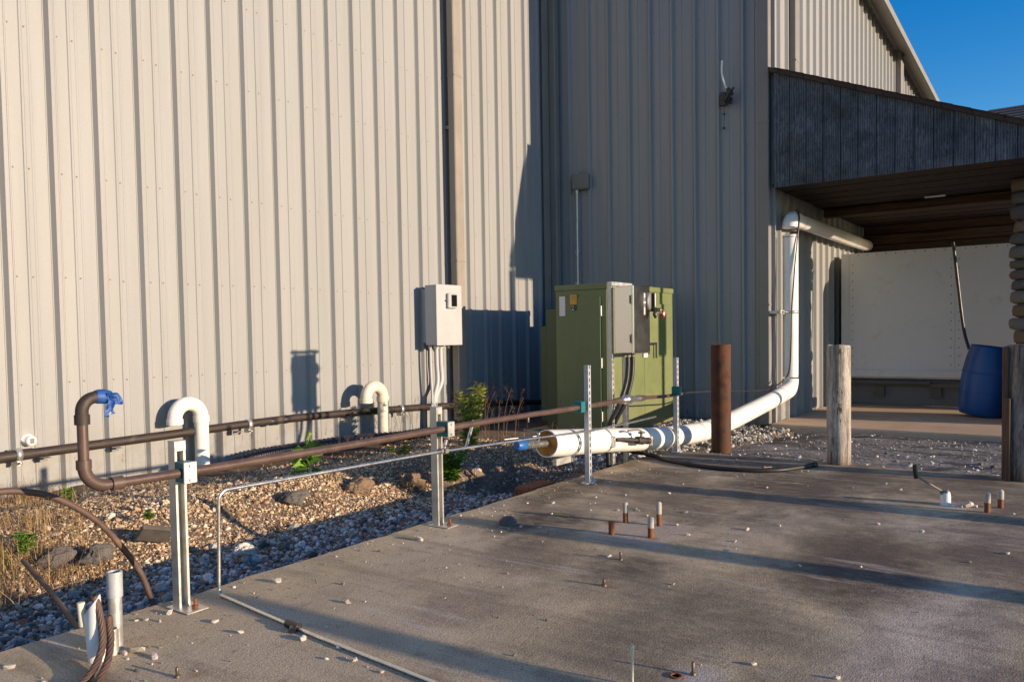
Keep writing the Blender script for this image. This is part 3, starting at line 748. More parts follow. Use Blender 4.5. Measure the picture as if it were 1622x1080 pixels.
c = MB()
for (xa, xb, r) in ((7.60, 7.62, .017), (7.72, 7.66, .03), (7.80, 7.69, .033)):
    c.tube(spline([(xa, 6.78, 1.03), (xa, 6.78, .8), (xa+.01, 6.78, .55), (xb, 6.78, .34), (xb-.02, 6.79, .0), (xb-.02, 6.79, -.08)], 6), r, 12)
    c.tube([(xa, 6.78, 1.03), (xa, 6.78, .985)], r*1.35, 12)
obj('conduit', c, M['grey_box'], t)
for x in (7.64, 7.9): obj('hub_nut', MB().lathe([(0, -.05), (.014, -.05), (.018, 0)], (x, 6.72, 1.03), 8), M['galv'], t)

# junction box and conduit on the shaded wall
t = thing('junction_box', (10.8, 6.37, 3.42), 'small grey junction box on the shaded wall above the cabinet', 'junction box')
obj('box', MB().box((10.77, 6.235, 3.42), (10.842, 6.52, 3.65), bev=.006).box((10.762, 6.225, 3.44), (10.77, 6.53, 3.665), bev=.003), M['grey_dark'], t)
c = MB().tube([(10.80, 6.46, 3.43), (10.80, 6.465, 1.4), (10.80, 6.47, .0)], .018, 10)
for z in (2.45, 1.95): c.box((10.785, 6.43, z-.012), (10.84, 6.50, z+.012))
c.tube([(10.80, 6.46, 3.42), (10.80, 6.46, 3.36)], .026, 10); c.tube([(10.80, 6.463, 2.47), (10.80, 6.463, 2.41)], .024, 10)
obj('conduit', c, M['galv'], t)

# broken white cable stub and clip high on the return wall
t = thing('cable_stub', (10.80, 4.02, 4.44), 'bent white pipe stub and black bracket high on the shaded wall', 'bracket')
obj('stub', MB().tube(spline([(10.70, 4.03, 4.90), (10.70, 4.035, 4.74), (10.70, 4.01, 4.62), (10.71, 3.975, 4.51)], 5), .014, 10), M['pvc'], t)
c = MB().box((10.80, 4.02, 4.31), (10.845, 4.10, 4.50), bev=.005)
c.box((10.72, 3.93, 4.34), (10.82, 4.03, 4.42), bev=.01, rot=Matrix.Rotation(.5, 3, 'X')).box((10.70, 3.90, 4.40), (10.74, 3.95, 4.52), bev=.008, rot=Matrix.Rotation(-.6, 3, 'X'))
c.tube([(10.72, 3.99, 4.36), (10.71, 3.93, 4.44), (10.69, 3.86, 4.50)], [.03, .028, .012], 8).tube([(10.71, 3.975, 4.52), (10.73, 3.95, 4.40)], .008, 8)
c.tube([(10.80, 4.03, 4.32), (10.72, 3.9, 4.30)], .01, 8)
obj('bracket', c, M['blackpl'], t)
obj('wire', MB().tube([(10.83, 4.06, 4.32), (10.835, 4.05, 4.2), (10.83, 4.06, 4.0)], .004, 6).box((10.825, 4.045, 3.99), (10.845, 4.075, 4.02)).box((10.825, 4.045, 4.19), (10.845, 4.075, 4.215)), M['blackpl'], t)

# ------------------------------------------------------------------ lean-to
lt = thing('lean_to', (XB, YG, 3.07), 'low timber lean-to roof with weathered grey plywood fascia', 'lean-to')
XF = XB-.15; zb = 3.068; y1 = YG-.075; y0 = .36
ft = lambda y: 4.60 + (y-3.334)*.4155
mb = MB()
seams = [3.335-.215]
while seams[-1] > .3: seams.append(seams[-1]-.213)
prev = y1
for s in seams + [y0]:
    s = max(s, y0)
    if prev - s < .02: continue
    a, b = prev-.005, s+.005
    mb.add([(XF, a, zb), (XF, b, zb), (XF, b, ft(b)), (XF, a, ft(a)), (XF+.02, a, zb), (XF+.02, b, zb), (XF+.02, b, ft(b)), (XF+.02, a, ft(a))],
           [(0, 3, 2, 1), (0, 1, 5, 4), (1, 2, 6, 5), (2, 3, 7, 6), (3, 0, 4, 7)])
    prev = s
mb.add([(XF+.017, y1, zb+.002), (XF+.017, y0, zb+.002), (XF+.017, y0, ft(y0)-.002), (XF+.017, y1, ft(y1)-.002)], [(0, 3, 2, 1)], 1)
obj('fascia', mb, [M['plywood'], M['ink']], lt)
mb = MB()
mb.extrude([(YG-.02, ft(YG-.02)), (y0-.25, ft(y0-.25)), (y0-.25, ft(y0-.25)+.055), (YG-.02, ft(YG-.02)+.055)], (XF-.05, 0, 0), (18.2, 0, 0), (0, 1, 0), (0, 0, 1))
for k in range(16):   # ragged shingle ends along the edge
    y = YG-.1-k*.19; mb.extrude([(y, ft(y)+.055), (y-.2, ft(y-.2)+.057), (y-.2, ft(y-.2)+.068), (y, ft(y)+.062)], (XF-.065, 0, 0), (18.2, 0, 0), (0, 1, 0), (0, 0, 1))
obj('roof', mb, M['shingle'], lt)
mb = MB()
mb.box((XF+.02, y0, zb+.03), (18.0, YG-.05, zb+.055))
for k in range(22): mb.box((XF+.03+k*.25, y0, zb+.012+.006*(k % 2)), (XF+.03+k*.25+.235, YG-.06, zb+.031))
obj('soffit', mb, M['soffit'], lt)
for (p_, q_) in (((16.15, -.3, 2.43), (16.25, YG-.1, 2.72)), ((16.05, -.3, 2.725), (16.25, YG-.1, 2.90)), ((16.12, -.3, 2.905), (16.25, YG-.1, zb)), ((13.2, -.3, zb-.13), (13.36, YG-.10, zb))):
    obj('beam', MB().box(p_, q_, bev=.01), M['beam'], lt)
mb = MB().box((13.16, .6, zb-.012), (13.30, 1.75, zb+.004)); obj('board', MB().box((12.9, 1.55, zb-.02), (12.98, 1.82, zb-.004)), M['trailer'], lt)
obj('end_board', MB().box((XF+.03, y0, zb+.0), (18, y0+.03, ft(y0)-.01)), M['plywood'], lt)

# rubble stone pillar
t = thing('stone_pillar', (12.6, .2, -.13), 'rubble stone pillar holding up the lean-to roof', 'pillar')
obj('core', MB().box((12.26, -.55, -.14), (13.28, .60, 3.06)), M['mortar'], t)
P = []; 
st = []
z = -.02
while z < 3.0:
    h = random.uniform(.13, .22)
    y = -.55
    while y < .66:
        wd = random.uniform(.16, .34); st.append((12.27, min(y+wd/2, .58), z+h/2, .10, wd/2*.98, h/2*.97)); y += wd
    x = 12.35
    while x < 13.2:
        wd = random.uniform(.18, .34); st.append((x+wd/2, .60, z+h/2, wd/2*.98, .09, h/2*.97)); x += wd
    z += h
mb = MB(); bv, bf = ICO2
for (cx, cy, cz, sx, sy, sz) in st:
    nz = RNG.normal(0, .05, len(bv)); q = np.sign(bv)*np.abs(bv)**.55*(1+nz[:, None])
    mb.add(q*np.array([sx, sy, sz])+np.array([cx, cy, cz]), [list(map(int, f)) for f in bf], 0, True)
obj('stones', mb, M['pillar'], t, fixn=False)

# white box trailer parked under the lean-to
XT = 14.2
t = thing('box_trailer', (XT, 2, -.13), 'white panelled box trailer standing under the lean-to', 'trailer')
mb = MB().box((XT+.01, -.8, .32), (17.0, 3.27, 2.42)); obj('body', mb, M['trailer'], t)
seam_y = [3.27, 3.14, 1.56, .02, -.8]
for a, b in zip(seam_y, seam_y[1:]):
    c = MB().box((XT, b+.004, .46), (XT+.0095, a-.004, 2.42), 0)
    k = int((a-b)/.135)
    def rv(y, z): c.lathe([(.0, -.006), (.008, -.004), (.010, 0)], (XT, y, z), 8, 1, axis='x')
    for i in range(1, max(k, 1)): rv(b+(a-b)*i/max(k, 1), 2.385)
    for i in range(13):
        if a-b > .2: rv(a-.055, .55+i*.14); rv(b+.055, .55+i*.14)
    obj('side_panel', c, [M['trailer'], M['seam']], t)
obj('bottom_rail', MB().box((XT-.035, -.8, .34), (XT+.005, 3.27, .458), bev=.01).box((XT-.02, -.8, .455), (XT+.004, 3.27, .47)), M['trailer'], t)
c = MB().box((XT+.02, -.8, .20), (XT+.2, 3.2, .30)).box((XT-.10, 1.9, .245), (XT+.15, 3.2, .275)).box((XT-.06, -.8, .19), (XT+.1, 1.9, .25))
for y in (2.6, 1.75): c.box((XT+.02, y, .02), (XT+.1, y+.16, .19))
obj('chassis', c, M['rail_dark'], t)
obj('kick_panel', MB().box((XT+.12, -.8, -.125), (XT+.14, 3.2, .19)), M['grey_dark'], t)

# blue barrel, leaning, and a pale drum behind the log
t = thing('plastic_barrel', (12.98, 1.10, -.13), 'blue plastic barrel leaning beside the trailer', 'barrel')
pr = [(0.0, 0), (.265, 0), (.285, .02), (.30, .10), (.318, .30), (.322, .45), (.316, .62), (.298, .80), (.272, .93), (.262, .955), (.262, .985), (.25, .985), (.24, .95), (0, .945)]
mb = MB().lathe(pr, (0, 0, 0), 36)
Mx = Matrix.Rotation(R_(8), 4, 'X')
mb.v = [tuple(Matrix.Translation((12.98, 1.10, -.105)) @ Mx @ Vector((p[0], p[1], p[2]))) for p in mb.v]
obj('body', mb, M['barrel'], t)
mb = MB()
for z in (.33, .60): mb.lathe([(.318, -.012), (.326, 0), (.318, .012)], (0, 0, z), 36)
for dx in (-.12, .12): mb.lathe([(0, .985), (.03, .985), (.03, .94)], (dx, .08, 0), 12)
mb.v = [tuple(Matrix.Translation((12.98, 1.10, -.105)) @ Mx @ Vector(p)) for p in mb.v]
obj('hoop', mb, M['barrel'], t)
mb = MB().lathe([(0, 0), (.2, 0), (.23, .03), (.235, .3), (.24, .6), (.22, .68), (.1, .74), (.1, .78), (0, .78)], (12.45, .54, -.13), 28)
one('white_drum', mb, M['trailer'], 'pale plastic drum half hidden behind the dark log post', 'drum')
mb = MB().tube(spline([(13.26, 1.49, 2.40), (13.25, 1.47, 2.25), (13.25, 1.42, 1.78), (13.2, 1.34, 1.13), (13.12, 1.26, .83)], 6), .022, 10)
one('drum_hose', mb, M['blackpl'], 'black hose rising out of the blue barrel in front of the white panel', 'hose')

# ------------------------------------------------------------------ bollards
def log(loc, r, h, mat, seed, n=30, rot=0):
    random.seed(seed); mb = MB(); ph = [random.uniform(0, 6.28) for _ in range(6)]
    zs = [0, .04, .2, .4, .6, .8, .95, .985, 1.0]; prof = []
    for i, zz in enumerate(zs):
        z = h*zz; 
        for k in range(n):
            a = 2*PI*k/n
            rr = r*(1+.02*math.sin(2*a+ph[0]+z)+.015*math.sin(5*a+ph[1])+.012*math.sin(9*a+ph[2]+2*z))*(1.02-.03*zz)
            if zz == 1: rr *= .94
            prof.append((rr*math.cos(a), rr*math.sin(a), z+(.006*math.sin(a*3+ph[3]) if zz > .9 else 0)))
    fs = [(i*n+k, i*n+(k+1) % n, (i+1)*n+(k+1) % n, (i+1)*n+k) for i in range(len(zs)-1) for k in range(n)]
    mb.add(prof, fs, 0, True); mb.add(prof[-n:], [list(range(n))])
    mb.v = [tuple(Vector(p)+Vector(loc)) for p in mb.v]
    return mb
meta(obj('log_bollard', log((0, 0, 0), .096, 1.035, M['log_white'], 3), M['log_white']), 'white painted weathered log bollard on the slab edge', 'bollard', 'log bollards along the slab edge').location = (7.04, 1.64, -.02)
t = thing('log_bollard', (6.96, .315, -.02), 'dark split log bollard at the right end of the slab', 'bollard', 'log bollards along the slab edge')
obj('log', log((6.96, .315, -.02), .115, 1.03, M['log_dark'], 5), M['log_dark'], t)
obj('splinter', MB().box((6.83, .385, -.02), (6.865, .43, .62), bev=.008).box((6.86, .40, -.02), (6.90, .445, 1.0), bev=.01), M['splint'], t)
mb = MB().hollow([(0, 0, 0), (0, 0, 1.04)], .094, .084, 32).tube([(0, 0, .0), (0, 0, .9)], .084, 32)
o = obj('steel_bollard', mb, M['rustpipe']); o.location = (7.30, 2.78, -.02)
meta(o, 'rusty brown steel pipe bollard in front of the white pipe', 'bollard')

# ------------------------------------------------------------------ rail posts, struts and the rail
def channel(mb, x, y, z0, z1, w=.041, d=.041, th=.004, lip=.010, mi=0):
    """C channel, open side towards -Y, lipped"""
    h = w/2; yo = y-d/2; yb = y+d/2
    poly = [(-h, yb), (h, yb), (h, yo), (h-lip, yo), (h-lip, yo+.008), (h-lip+.003, yo+.008), (h-lip+.003, yo+th), (h-th, yo+th), (h-th, yb-th), (-h+th, yb-th), (-h+th, yo+th), (-h+lip-.003, yo+th), (-h+lip-.003, yo+.008), (-h+lip, yo+.008), (-h+lip, yo), (-h, yo)]
    mb.extrude(poly, (x, 0, z0), (x, 0, z1), (1, 0, 0), (0, 1, 0), mi)
def rail_post(loc, label):
    x, y, z = loc; h = .722
    t = thing('rail_post', loc, label, 'post', 'steel posts carrying the brown rail')
    c = MB(); channel(c, x, y, .008, h-.004, .05, .05)
    obj('channel', c, M['galv'], t)
    obj('cap', MB().box((x-.027, y-.027, h-.045), (x+.027, y-.022, h), bev=.002).box((x-.027, y-.027, h-.004), (x+.027, y+.027, h), bev=.002), M['galv'], t)
    b = MB().box((x-.045, y-.115, .001), (x+.055, y+.045, .008), bev=.002)
    obj('base_plate', b, M['galv'], t)
    obj('anchor_bolt', MB().lathe([(.016, 0), (.016, .014), (.008, .016), (.008, .042), (0, .044)], (x+.012, y-.082, .008), 6, smooth=False), M['rust'], t)
    return t
rail_post((1.86, 3.115, 0), 'galvanized rail post nearest the cut conduit stubs')
rail_post((3.555, 3.135, 0), 'galvanized rail post standing in front of the meter box')
def strut_post(loc, h, label, face=M['galv_new'], base=True, name='strut_post', group='perforated strut posts by the white pipe', par=None):
    x, y, z = loc; w = .041
    t = par or thing(name, loc, label, 'post', group)
    c = MB(); hw = w/2; th = .003
    for s in (-1, 1): c.box((x+s*hw-(th if s > 0 else 0), y-hw, z+.008), (x+s*hw+(0 if s > 0 else th), y+hw, z+h))
    # slotted face towards -Y: two strips and a rung between every two slots
    for s in (-1, 1): c.box((x+s*.0065, y-hw-.0005, z+.008), (x+s*(hw-.0005), y-hw+th, z+h))
    k = 0; zz = z+.008
    while zz < z+h:
        c.box((x-.0065, y-hw-.0005, zz), (x+.0065, y-hw+th, min(zz+.021, z+h))); zz += .050
    for s in (-1, 1): c.box((x+s*(hw-.011), y+hw-th, z+.008), (x+s*hw, y+hw, z+h))
    obj('strut', c, face, t)
    if base:
        b = MB().box((x-.03, y-.05, z+.001), (x+.03, y+.05, z+.008), bev=.002).box((x-.075, y-.028, z+.001), (x+.10, y+.028, z+.007), bev=.002)
        b.box((x+hw, y-.024, z+.007), (x+hw+.006, y+.024, z+.07))
        obj('base_plate', b, face, t)
        obj('anchor_bolt', MB().lathe([(.012, 0), (.012, .012), (.006, .013), (.006, .03), (0, .031)], (x+.075, y, z+.007), 6, smooth=False), M['galv'], t)
    return t
strut_post((5.19, 3.035, 0), .905, 'perforated strut post by the open end of the white pipe')
strut_post((6.96, 3.095, 0), .905, 'perforated strut post by the banded bend of the white pipe')

# handrail-like brown pipe with the upturned end
YR, ZR = 3.055, .592
t = thing('rail_pipe', (3.5, YR, ZR), 'long brown rail pipe clamped to the posts with an upturned end', 'pipe')
mb = MB(); r = .0195
path = bend((1.445, YR, 1.0), (1.445, YR, ZR), (2.5, YR, ZR), .085, 10)
mb.tube([Vector((1.445, YR, .87))] + path + [Vector((x, YR, ZR+.004*math.sin(x*2))) for x in np.arange(1.8, 5.7, .25)] + [(5.72, YR, ZR)], r, 16)
obj('pipe', mb, M['brown_pipe'], t)
e = MB().tube(bend((1.445, YR, .7), (1.445, YR, ZR), (1.8, YR, ZR), .085, 10), r*1.22, 16)
e.tube([(1.445, YR, .70), (1.445, YR, .665)], r*1.4, 16); e.tube([(1.545, YR, ZR), (1.59, YR, ZR)], r*1.4, 16)
obj('elbow', e, M['brown_pipe'], t)
pth = bend((1.445, YR, .7), (1.445, YR, .935), (1.62, YR, .935), .052, 12)
e = MB().tube([(1.445, YR, .84)] + pth + [(1.51, YR, .935)], r*1.2, 16); e.tube([(1.445, YR, .872), (1.445, YR, .835)], r*1.4, 16)
obj('elbow', e, M['bronze_pipe'], t)
e = MB().tube([(5.66, YR, ZR), (5.72, YR, ZR), (5.76, YR, ZR)], [.02, .026, .026], 12).tube([(6.10, YR, .582), (6.16, YR, .58), (6.22, YR, .579)], [.026, .026, .02], 12)
e.tube([(6.2, YR, .579), (6.6, YR, .562), (6.93, YR+.02, .553), (7.12, YR+.05, .548)], .015, 12)
obj('branch_pipe', e, M['brown_pipe'], t)
e = MB().tube([(5.76, YR, ZR-.001), (5.84, YR, ZR-.002), (5.845, YR, ZR-.002), (5.93, YR, .588), (5.935, YR, .588), (6.03, YR, .586), (6.10, YR, .583)], [.028, .028, .04, .04, .026, .026, .03], 10)
e.lathe([(.046, -.02), (.046, .02)], (5.88, YR, ZR-.003), 6, axis='x', smooth=False)
obj('union_fitting', e, M['chrome'], t)
for (x, yy) in ((1.86, 3.09), (3.555, 3.11), (5.115, 3.055), (6.90, 3.075)):
    small = x > 5
    c = MB()
    if small: c.box((x-.03, YR-.03, ZR-.042), (x+.03, YR+.045, ZR+.042), bev=.004)
    else: c.box((x-.026, YR-.032, ZR-.045), (x+.026, yy-.003, ZR+.045), bev=.004)
    g = obj('clamp_cushion', c, M['teal'], t)
    if not small:
        c = MB().box((x-.03, YR-.040, ZR-.045), (x+.03, YR-.0325, ZR+.045), bev=.002)
        for s in (-1, 1): c.lathe([(0, -.008), (.008, -.008), (.008, 0)], (x, YR-.040, ZR+s*.03), 6, axis='y', smooth=False)
        obj('clamp_plate', c, M['galv'], g)
for (x, l_) in ((4.42, .03), (5.62, .05)): obj('drain_plug', MB().lathe([(0, -l_), (.005, -l_), (.005, 0)], (x, YR, ZR-.018), 8), M['galv'], t)
# crumpled blue tape tied on the upturned end
mb = MB()
random.seed(11)
c0 = Vector((1.535, YR-.01, .928))
def ribbon(pts, ws, tw):
    path = spline(pts, 6); n = len(path); vs = []
    for i, p in enumerate(path):
        t = i/(n-1); w = ws[0]+(ws[1]-ws[0])*t; a = tw[0]+(tw[1]-tw[0])*t + .5*math.sin(t*7)
        T = (path[min(i+1, n-1)]-path[max(i-1, 0)]).normalized(); sd = T.cross(Vector((.3, -1, .2))).normalized(); nn = T.cross(sd)
        for q in (-1, -.5, 0, .5, 1):
            d = sd*math.cos(a)+nn*math.sin(a); vs.append(p + d*(q*w) + nn*(.006*math.sin(q*4+t*9)))
    vs = [Vector(v_)*.72 + (c0+Vector((-.004, -.02, .004)))*.28 for v_ in vs]
    mb.add(vs, [(i*5+j, i*5+j+1, (i+1)*5+j+1, (i+1)*5+j) for i in range(n-1) for j in range(4)], 0, True)
mb.tube([(1.495, YR, .938), (1.505, YR, .937), (1.53, YR, .936), (1.55, YR, .931), (1.562, YR-.004, .924)], [.024, .0275, .0285, .026, .010], 12, smooth=True)
ribbon([c0+Vector((-.01, -.022, .012)), c0+Vector((.025, -.03, .014)), c0+Vector((.052, -.03, -.006)), c0+Vector((.050, -.03, -.036))], (.020, .014), (.2, 1.2))
ribbon([c0+Vector((.0, -.024, .004)), c0+Vector((.028, -.034, -.014)), c0+Vector((.03, -.036, -.034))], (.022, .012), (1.0, .2))
ribbon([c0+Vector((.012, -.022, -.012)), c0+Vector((.0, -.03, -.045)), c0+Vector((-.018, -.03, -.075)), c0+Vector((-.022, -.03, -.098))], (.019, .010), (.3, 1.0))
ribbon([c0+Vector((.016, -.022, -.015)), c0+Vector((.010, -.026, -.05)), c0+Vector((.016, -.024, -.085))], (.014, .009), (1.1, .1))
one('blue_rag', mb, M['rag'], 'crumpled blue tape tied over the upturned pipe end', 'tape')

# thin bright tubing: along the slab, up, over the posts
t = thing('thin_conduit', (2.03, 3.1, 0), 'thin bright metal conduit bent up from the slab and along the posts', 'conduit')
path = [Vector((1.88, .4, .008)), Vector((1.90, 1.7, .008)), Vector((1.955, 2.4, .008))] + bend((1.955, 2.4, .008), (2.035, 3.105, .008), (2.035, 3.1, .4), .03, 6)
path += bend((2.035, 3.105, .1), (2.035, 3.085, .477), (3.5, 3.083, .458), .045, 8) + [Vector((3.5, 3.085, .457)), Vector((4.4, 3.05, .43)), Vector((5.19, 3.0, .405)), Vector((5.8, 3.02, .398)), Vector((6.42, 3.05, .394))]
obj('tube', MB().tube(path, .0078, 10), M['chrome'], t)
obj('coupling', MB().tube([(1.963, 2.47, .012), (1.972, 2.55, .012)], .017, 10).tube([(1.93, 2.47, .008), (1.95, 2.49, .01)], .014, 8), M['blackpl'], t)
obj('tie_clamp', MB().lathe([(.012, -.014), (.016, -.006), (.016, .006), (.012, .014)], (3.545, 3.085, .457), 10, axis='x').box((3.55, 3.06, .444), (3.58, 3.108, .47)), M['seam'], t)

# ------------------------------------------------------------------ insulated white pipe
t = thing('insulated_pipe', (7.0, 3.2, 0), 'thick white insulated pipe bending up the building corner, open burnt end', 'pipe')
rp = .103
pa = spline([(4.86, 3.20, .333), (5.3, 3.2, .292), (5.8, 3.2, .246), (6.4, 3.2, .182), (6.9, 3.2, .140), (7.30, 3.2, .115), (7.62, 3.2, .100)], 6)
pb = spline([(7.62, 3.2, .100), (7.86, 3.2, .094), (8.05, 3.2, .095), (8.35, 3.2, .105), (8.75, 3.2, .125), (9.63, 3.2, .195), (10.2, 3.2, .243), (10.62, 3.2, .285)], 6)
mb = MB().hollow(pa, rp, rp*.93, 32); mb.tube(pb, rp, 32, cap=False)
eb = bend((10.5, 3.2, .275), (11.02, 3.2, .335), (11.02, 3.2, 1.0), .16, 10)
mb.tube([Vector((10.55, 3.2, .28))] + eb, rp*1.04, 32)
mb.tube([Vector((11.02, 3.2, .5)), Vector((11.03, 3.2, 1.4)), Vector((11.03, 3.2, 2.45))], rp, 32)
et = bend((11.03, 3.2, 2.3), (11.03, 3.2, 2.68), (12.5, 3.2, 2.68), .13, 12)
mb.tube(et + [Vector((11.35, 3.2, 2.68))], rp*1.05, 32)
mb.tube([(11.3, 3.2, 2.68), (14.0, 3.2, 2.69), (15.9, 3.2, 2.70)], rp, 32)
obj('jacket', mb, M['jacket'], t)
c = MB()
d = (Vector((4.9, 3.2, .33))-Vector((4.86, 3.2, .333))).normalized()
c.tube([Vector((4.868, 3.2, .332)), Vector((4.93, 3.2, .327))], rp*.935, 28)
obj('burnt_insulation', c, M['foam'], t)
def band(x, y, z, dirv, r=rp*1.012, w=.008, m=M['seam'], nm='band'):
    q = Vector((x, y, z)); dd = Vector(dirv).normalized()*w
    return MB().tube([q-dd, q+dd], r, 32, cap=False)
def addt(b): obj('joint_seam', b, M['seam'], t)
dz = Vector((1, 0, -.09))
for (x, z) in ((6.9, .140),): addt(band(x, 3.2, z, dz))
for (p, dd) in (((7.72, 3.2, .0985), (1, 0, -.03)), ((7.95, 3.2, .094), (1, 0, 0)), ((8.2, 3.2, .099), (1, 0, .03)), ((10.2, 3.2, .243), (1, 0, .09)), ((10.58, 3.2, .282), (1, 0, .1)), ((11.025, 3.2, .52), (0, 0, 1)), ((11.03, 3.2, 2.42), (0, 0, 1)), ((11.03, 3.2, 2.50), (0, 0, 1)), ((11.5, 3.2, 2.68), (1, 0, 0)), ((12.95, 3.2, 2.686), (1, 0, 0)), ((13.45, 3.2, 2.688), (1, 0, 0)), ((13.6, 3.2, 2.688), (1, 0, 0))):
    addt(band(*p, dd, r=rp*1.045 if p[2] > 2.4 and p[0] < 11.2 or p[0] in (10.58,) else rp*1.012, w=.004))
for (x, z) in ((5.70, .256), (6.42, .181)):
    g = MB().lathe([(rp*1.01, -.013), (rp*1.03, -.013), (rp*1.03, .013), (rp*1.01, .013)], (x, 3.2, z), 30, axis='x')
    g.box((x-.02, 3.2-rp-.02, z-.05), (x+.02, 3.2-rp+.01, z+.04), bev=.004).lathe([(0, -.02), (.01, -.02), (.01, .02)], (x, 3.2-rp-.012, z+.0), 8, axis='z')
    obj('strap_clamp', g, M['galv'], t)
obj('torn_patch', MB().tube([(7.88, 3.2, .094), (8.02, 3.2, .095)], rp*1.006, 40, prof=lambda k: 1.0 if 22 < k < 31 else .95, cap=False), M['rust'], t)
c = MB().box((10.78, 3.30, 1.375), (10.95, YG-.0, 1.415)).lathe([(rp*1.02, -.018), (rp*1.06, -.018), (rp*1.06, .018), (rp*1.02, .018)], (11.03, 3.2, 1.395), 28)
c.box((10.74, 3.24, 1.365), (10.94, 3.28, 1.425), bev=.004)
for x in (10.78, 10.86, 10.92): c.lathe([(0, -.03), (.012, -.03), (.012, .03), (0, .03)], (x, 3.23, 1.395), 8, axis='y')
obj('pipe_hanger', c, M['galv'], t)
c = MB().tube([(4.70, 3.2, .347), (4.95, 3.2, .325)], .027, 16).tube([(4.58, 3.2, .357), (4.70, 3.2, .347), (4.72, 3.2, .345)], [.033, .033, .027], 16)
c.lathe([(0, .0), (.008, .0), (.008, .05), (.012, .05), (.012, .065), (0, .065)], (4.76, 3.2, .36), 8)
obj('inner_pipe', c, M['chrome'], t)
obj('end_cap', MB().tube([(4.475, 3.2, .365), (4.485, 3.2, .364), (4.53, 3.2, .361), (4.575, 3.2, .3575), (4.58, 3.2, .357)], [.028, .036, .038, .038, .034], 10), M['bluecap'], t)
# drain valve on the side of the pipe
v = obj('valve_body', MB().tube([(5.75, 3.09, .262), (5.82, 3.07, .258), (5.99, 3.03, .235), (6.0, 3.028, .233)], [.017, .017, .018, .026], 12).tube([(6.0, 3.028, .233), (6.08, 3.01, .222), (6.12, 3.0, .216)], [.034, .036, .026], 10).tube([(6.12, 3.0, .216), (6.16, 2.99, .211)], .03, 8), M['bronze_pipe'], t)
obj('valve_handle', MB().tube([(6.06, 3.015, .25), (6.06, 3.015, .30)], .012, 8).tube(spline([(6.06, 3.01, .30), (6.02, 3.01, .318), (5.97, 3.03, .325), (5.88, 3.05, .325)], 4), .008, 8).box((6.03, 2.99, .285), (6.09, 3.03, .30)), M['seam'], v)
# cross bar that the pipe rests on
one('support_bar', MB().box((4.94, 3.16, .155), (5.20, 3.20, .205), bev=.004), M['galv'], 'short galvanized bar under the open end of the white pipe', 'bar')
# black cable climbing the riser and along the return wall
mb = MB().tube(spline([(7.05, 3.12, .555), (7.6, 3.18, .53), (8.6, 3.25, .47), (9.6, 3.3, .40), (10.35, 3.30, .37), (10.80, 3.25, .45), (10.90, 3.18, .60), (10.915, 3.16, 1.0), (10.905, 3.15, 1.4), (10.93, 3.12, 1.9), (10.96, 3.10, 2.25), (11.0, 3.085, 2.5), (11.06, 3.09, 2.70), (11.12, 3.15, 2.80)], 8), .0095, 8)
one('black_cable', mb, M['blackpl'], 'thin black cable climbing beside the white riser pipe', 'cable')
mb = MB().tube(spline([(6.5, 3.35, .05), (6.62, 3.28, .018), (6.52, 3.1, .018), (6.39, 2.95, .018), (6.25, 2.61, .018), (6.22, 2.25, .018), (6.33, 1.98, .018), (6.55, 1.85, .018), (6.76, 1.78, .018)], 8), .017, 12)
mb.tube([(6.27, 2.70, .018), (6.26, 2.64, .018)], .021, 12).tube([(6.74, 1.785, .018), (6.80, 1.765, .018)], .021, 12)
one('black_hose', mb, M['black'], 'black hose curving across the slab near the log bollard', 'hose')
mb = MB().lathe([(0, 0), (.022, 0), (.022, .012), (.011, .013), (.011, .045), (0, .047)], (6.33, 2.06, 0), 8).lathe([(0, 0), (.018, 0), (.018, .01), (.01, .011), (.01, .03), (0, .03)], (6.42, 2.03, 0), 8).tube([(6.33, 2.06, .035), (6.42, 2.02, .03)], .007, 8)
one('hose_valve', mb, M['brass'], 'small dull valve stubs inside the bend of the black hose', 'valve')

# ------------------------------------------------------------------ green cabinet
t = thing('transformer_cabinet', (9.4, 5.0, -.1), 'large olive green electrical cabinet in the corner of the walls', 'cabinet')
CX0, CX1, CY0, CY1, CZ0, CZ1 = 8.47, 10.39, 4.66, 5.40, -.12, 1.70
obj('body', MB().box((CX0, CY0, CZ0), (CX1, CY1, CZ1), bev=.008), M['green'], t)
obj('lid', MB().box((CX0-.012, CY0-.012, CZ1-.012), (CX1+.012, CY1+.012, CZ1+.06), bev=.008), M['green'], t)
xs_ = 9.44
for a, b in ((CX0+.10, xs_-.004), (xs_+.004, CX1-.05)):
    obj('door', MB().box((a, CY0-.022, CZ0+.06), (b, CY0-.001, 1.535), bev=.006), M['green'], t)
h = obj('door_handle', MB().box((xs_+.05, CY0-.045, .86), (xs_+.12, CY0-.0225, 1.03), bev=.006).box((xs_+.075, CY0-.065, .98), (xs_+.30, CY0-.045, 1.01), bev=.004).box((xs_+.27, CY0-.065, .80), (xs_+.30, CY0-.05, 1.0), bev=.004), M['ink'], t)
obj('end_panel', MB().box((CX0-.016, CY0+.085, CZ0+.05), (CX0-.001, CY1-.01, 1.60), bev=.004), M['green'], t)
for z in (1.42, .78, .12): obj('hinge', MB().tube([(CX0-.018, CY0+.075, z-.06), (CX0-.018, CY0+.075, z+.06)], .011, 10), M['galv'], t)
obj('white_plate', MB().box((CX0-.024, 5.245, 1.37), (CX0-.0165, 5.335, 1.62), bev=.004), M['label_w'], t)
wg = MB().box((CX0-.024, 5.075, 1.575), (CX0-.0165, 5.175, 1.70), 0, bev=.002)
for (z, hh) in ((1.675, .012), (1.655, .008), (1.640, .006), (1.605, .02)): wg.box((CX0-.0255, 5.09, z-hh/2), (CX0-.0242, 5.16, z+hh/2), 1)
wg.box((CX0-.026, 5.085, 1.585), (CX0-.0252, 5.165, 1.622), 2)
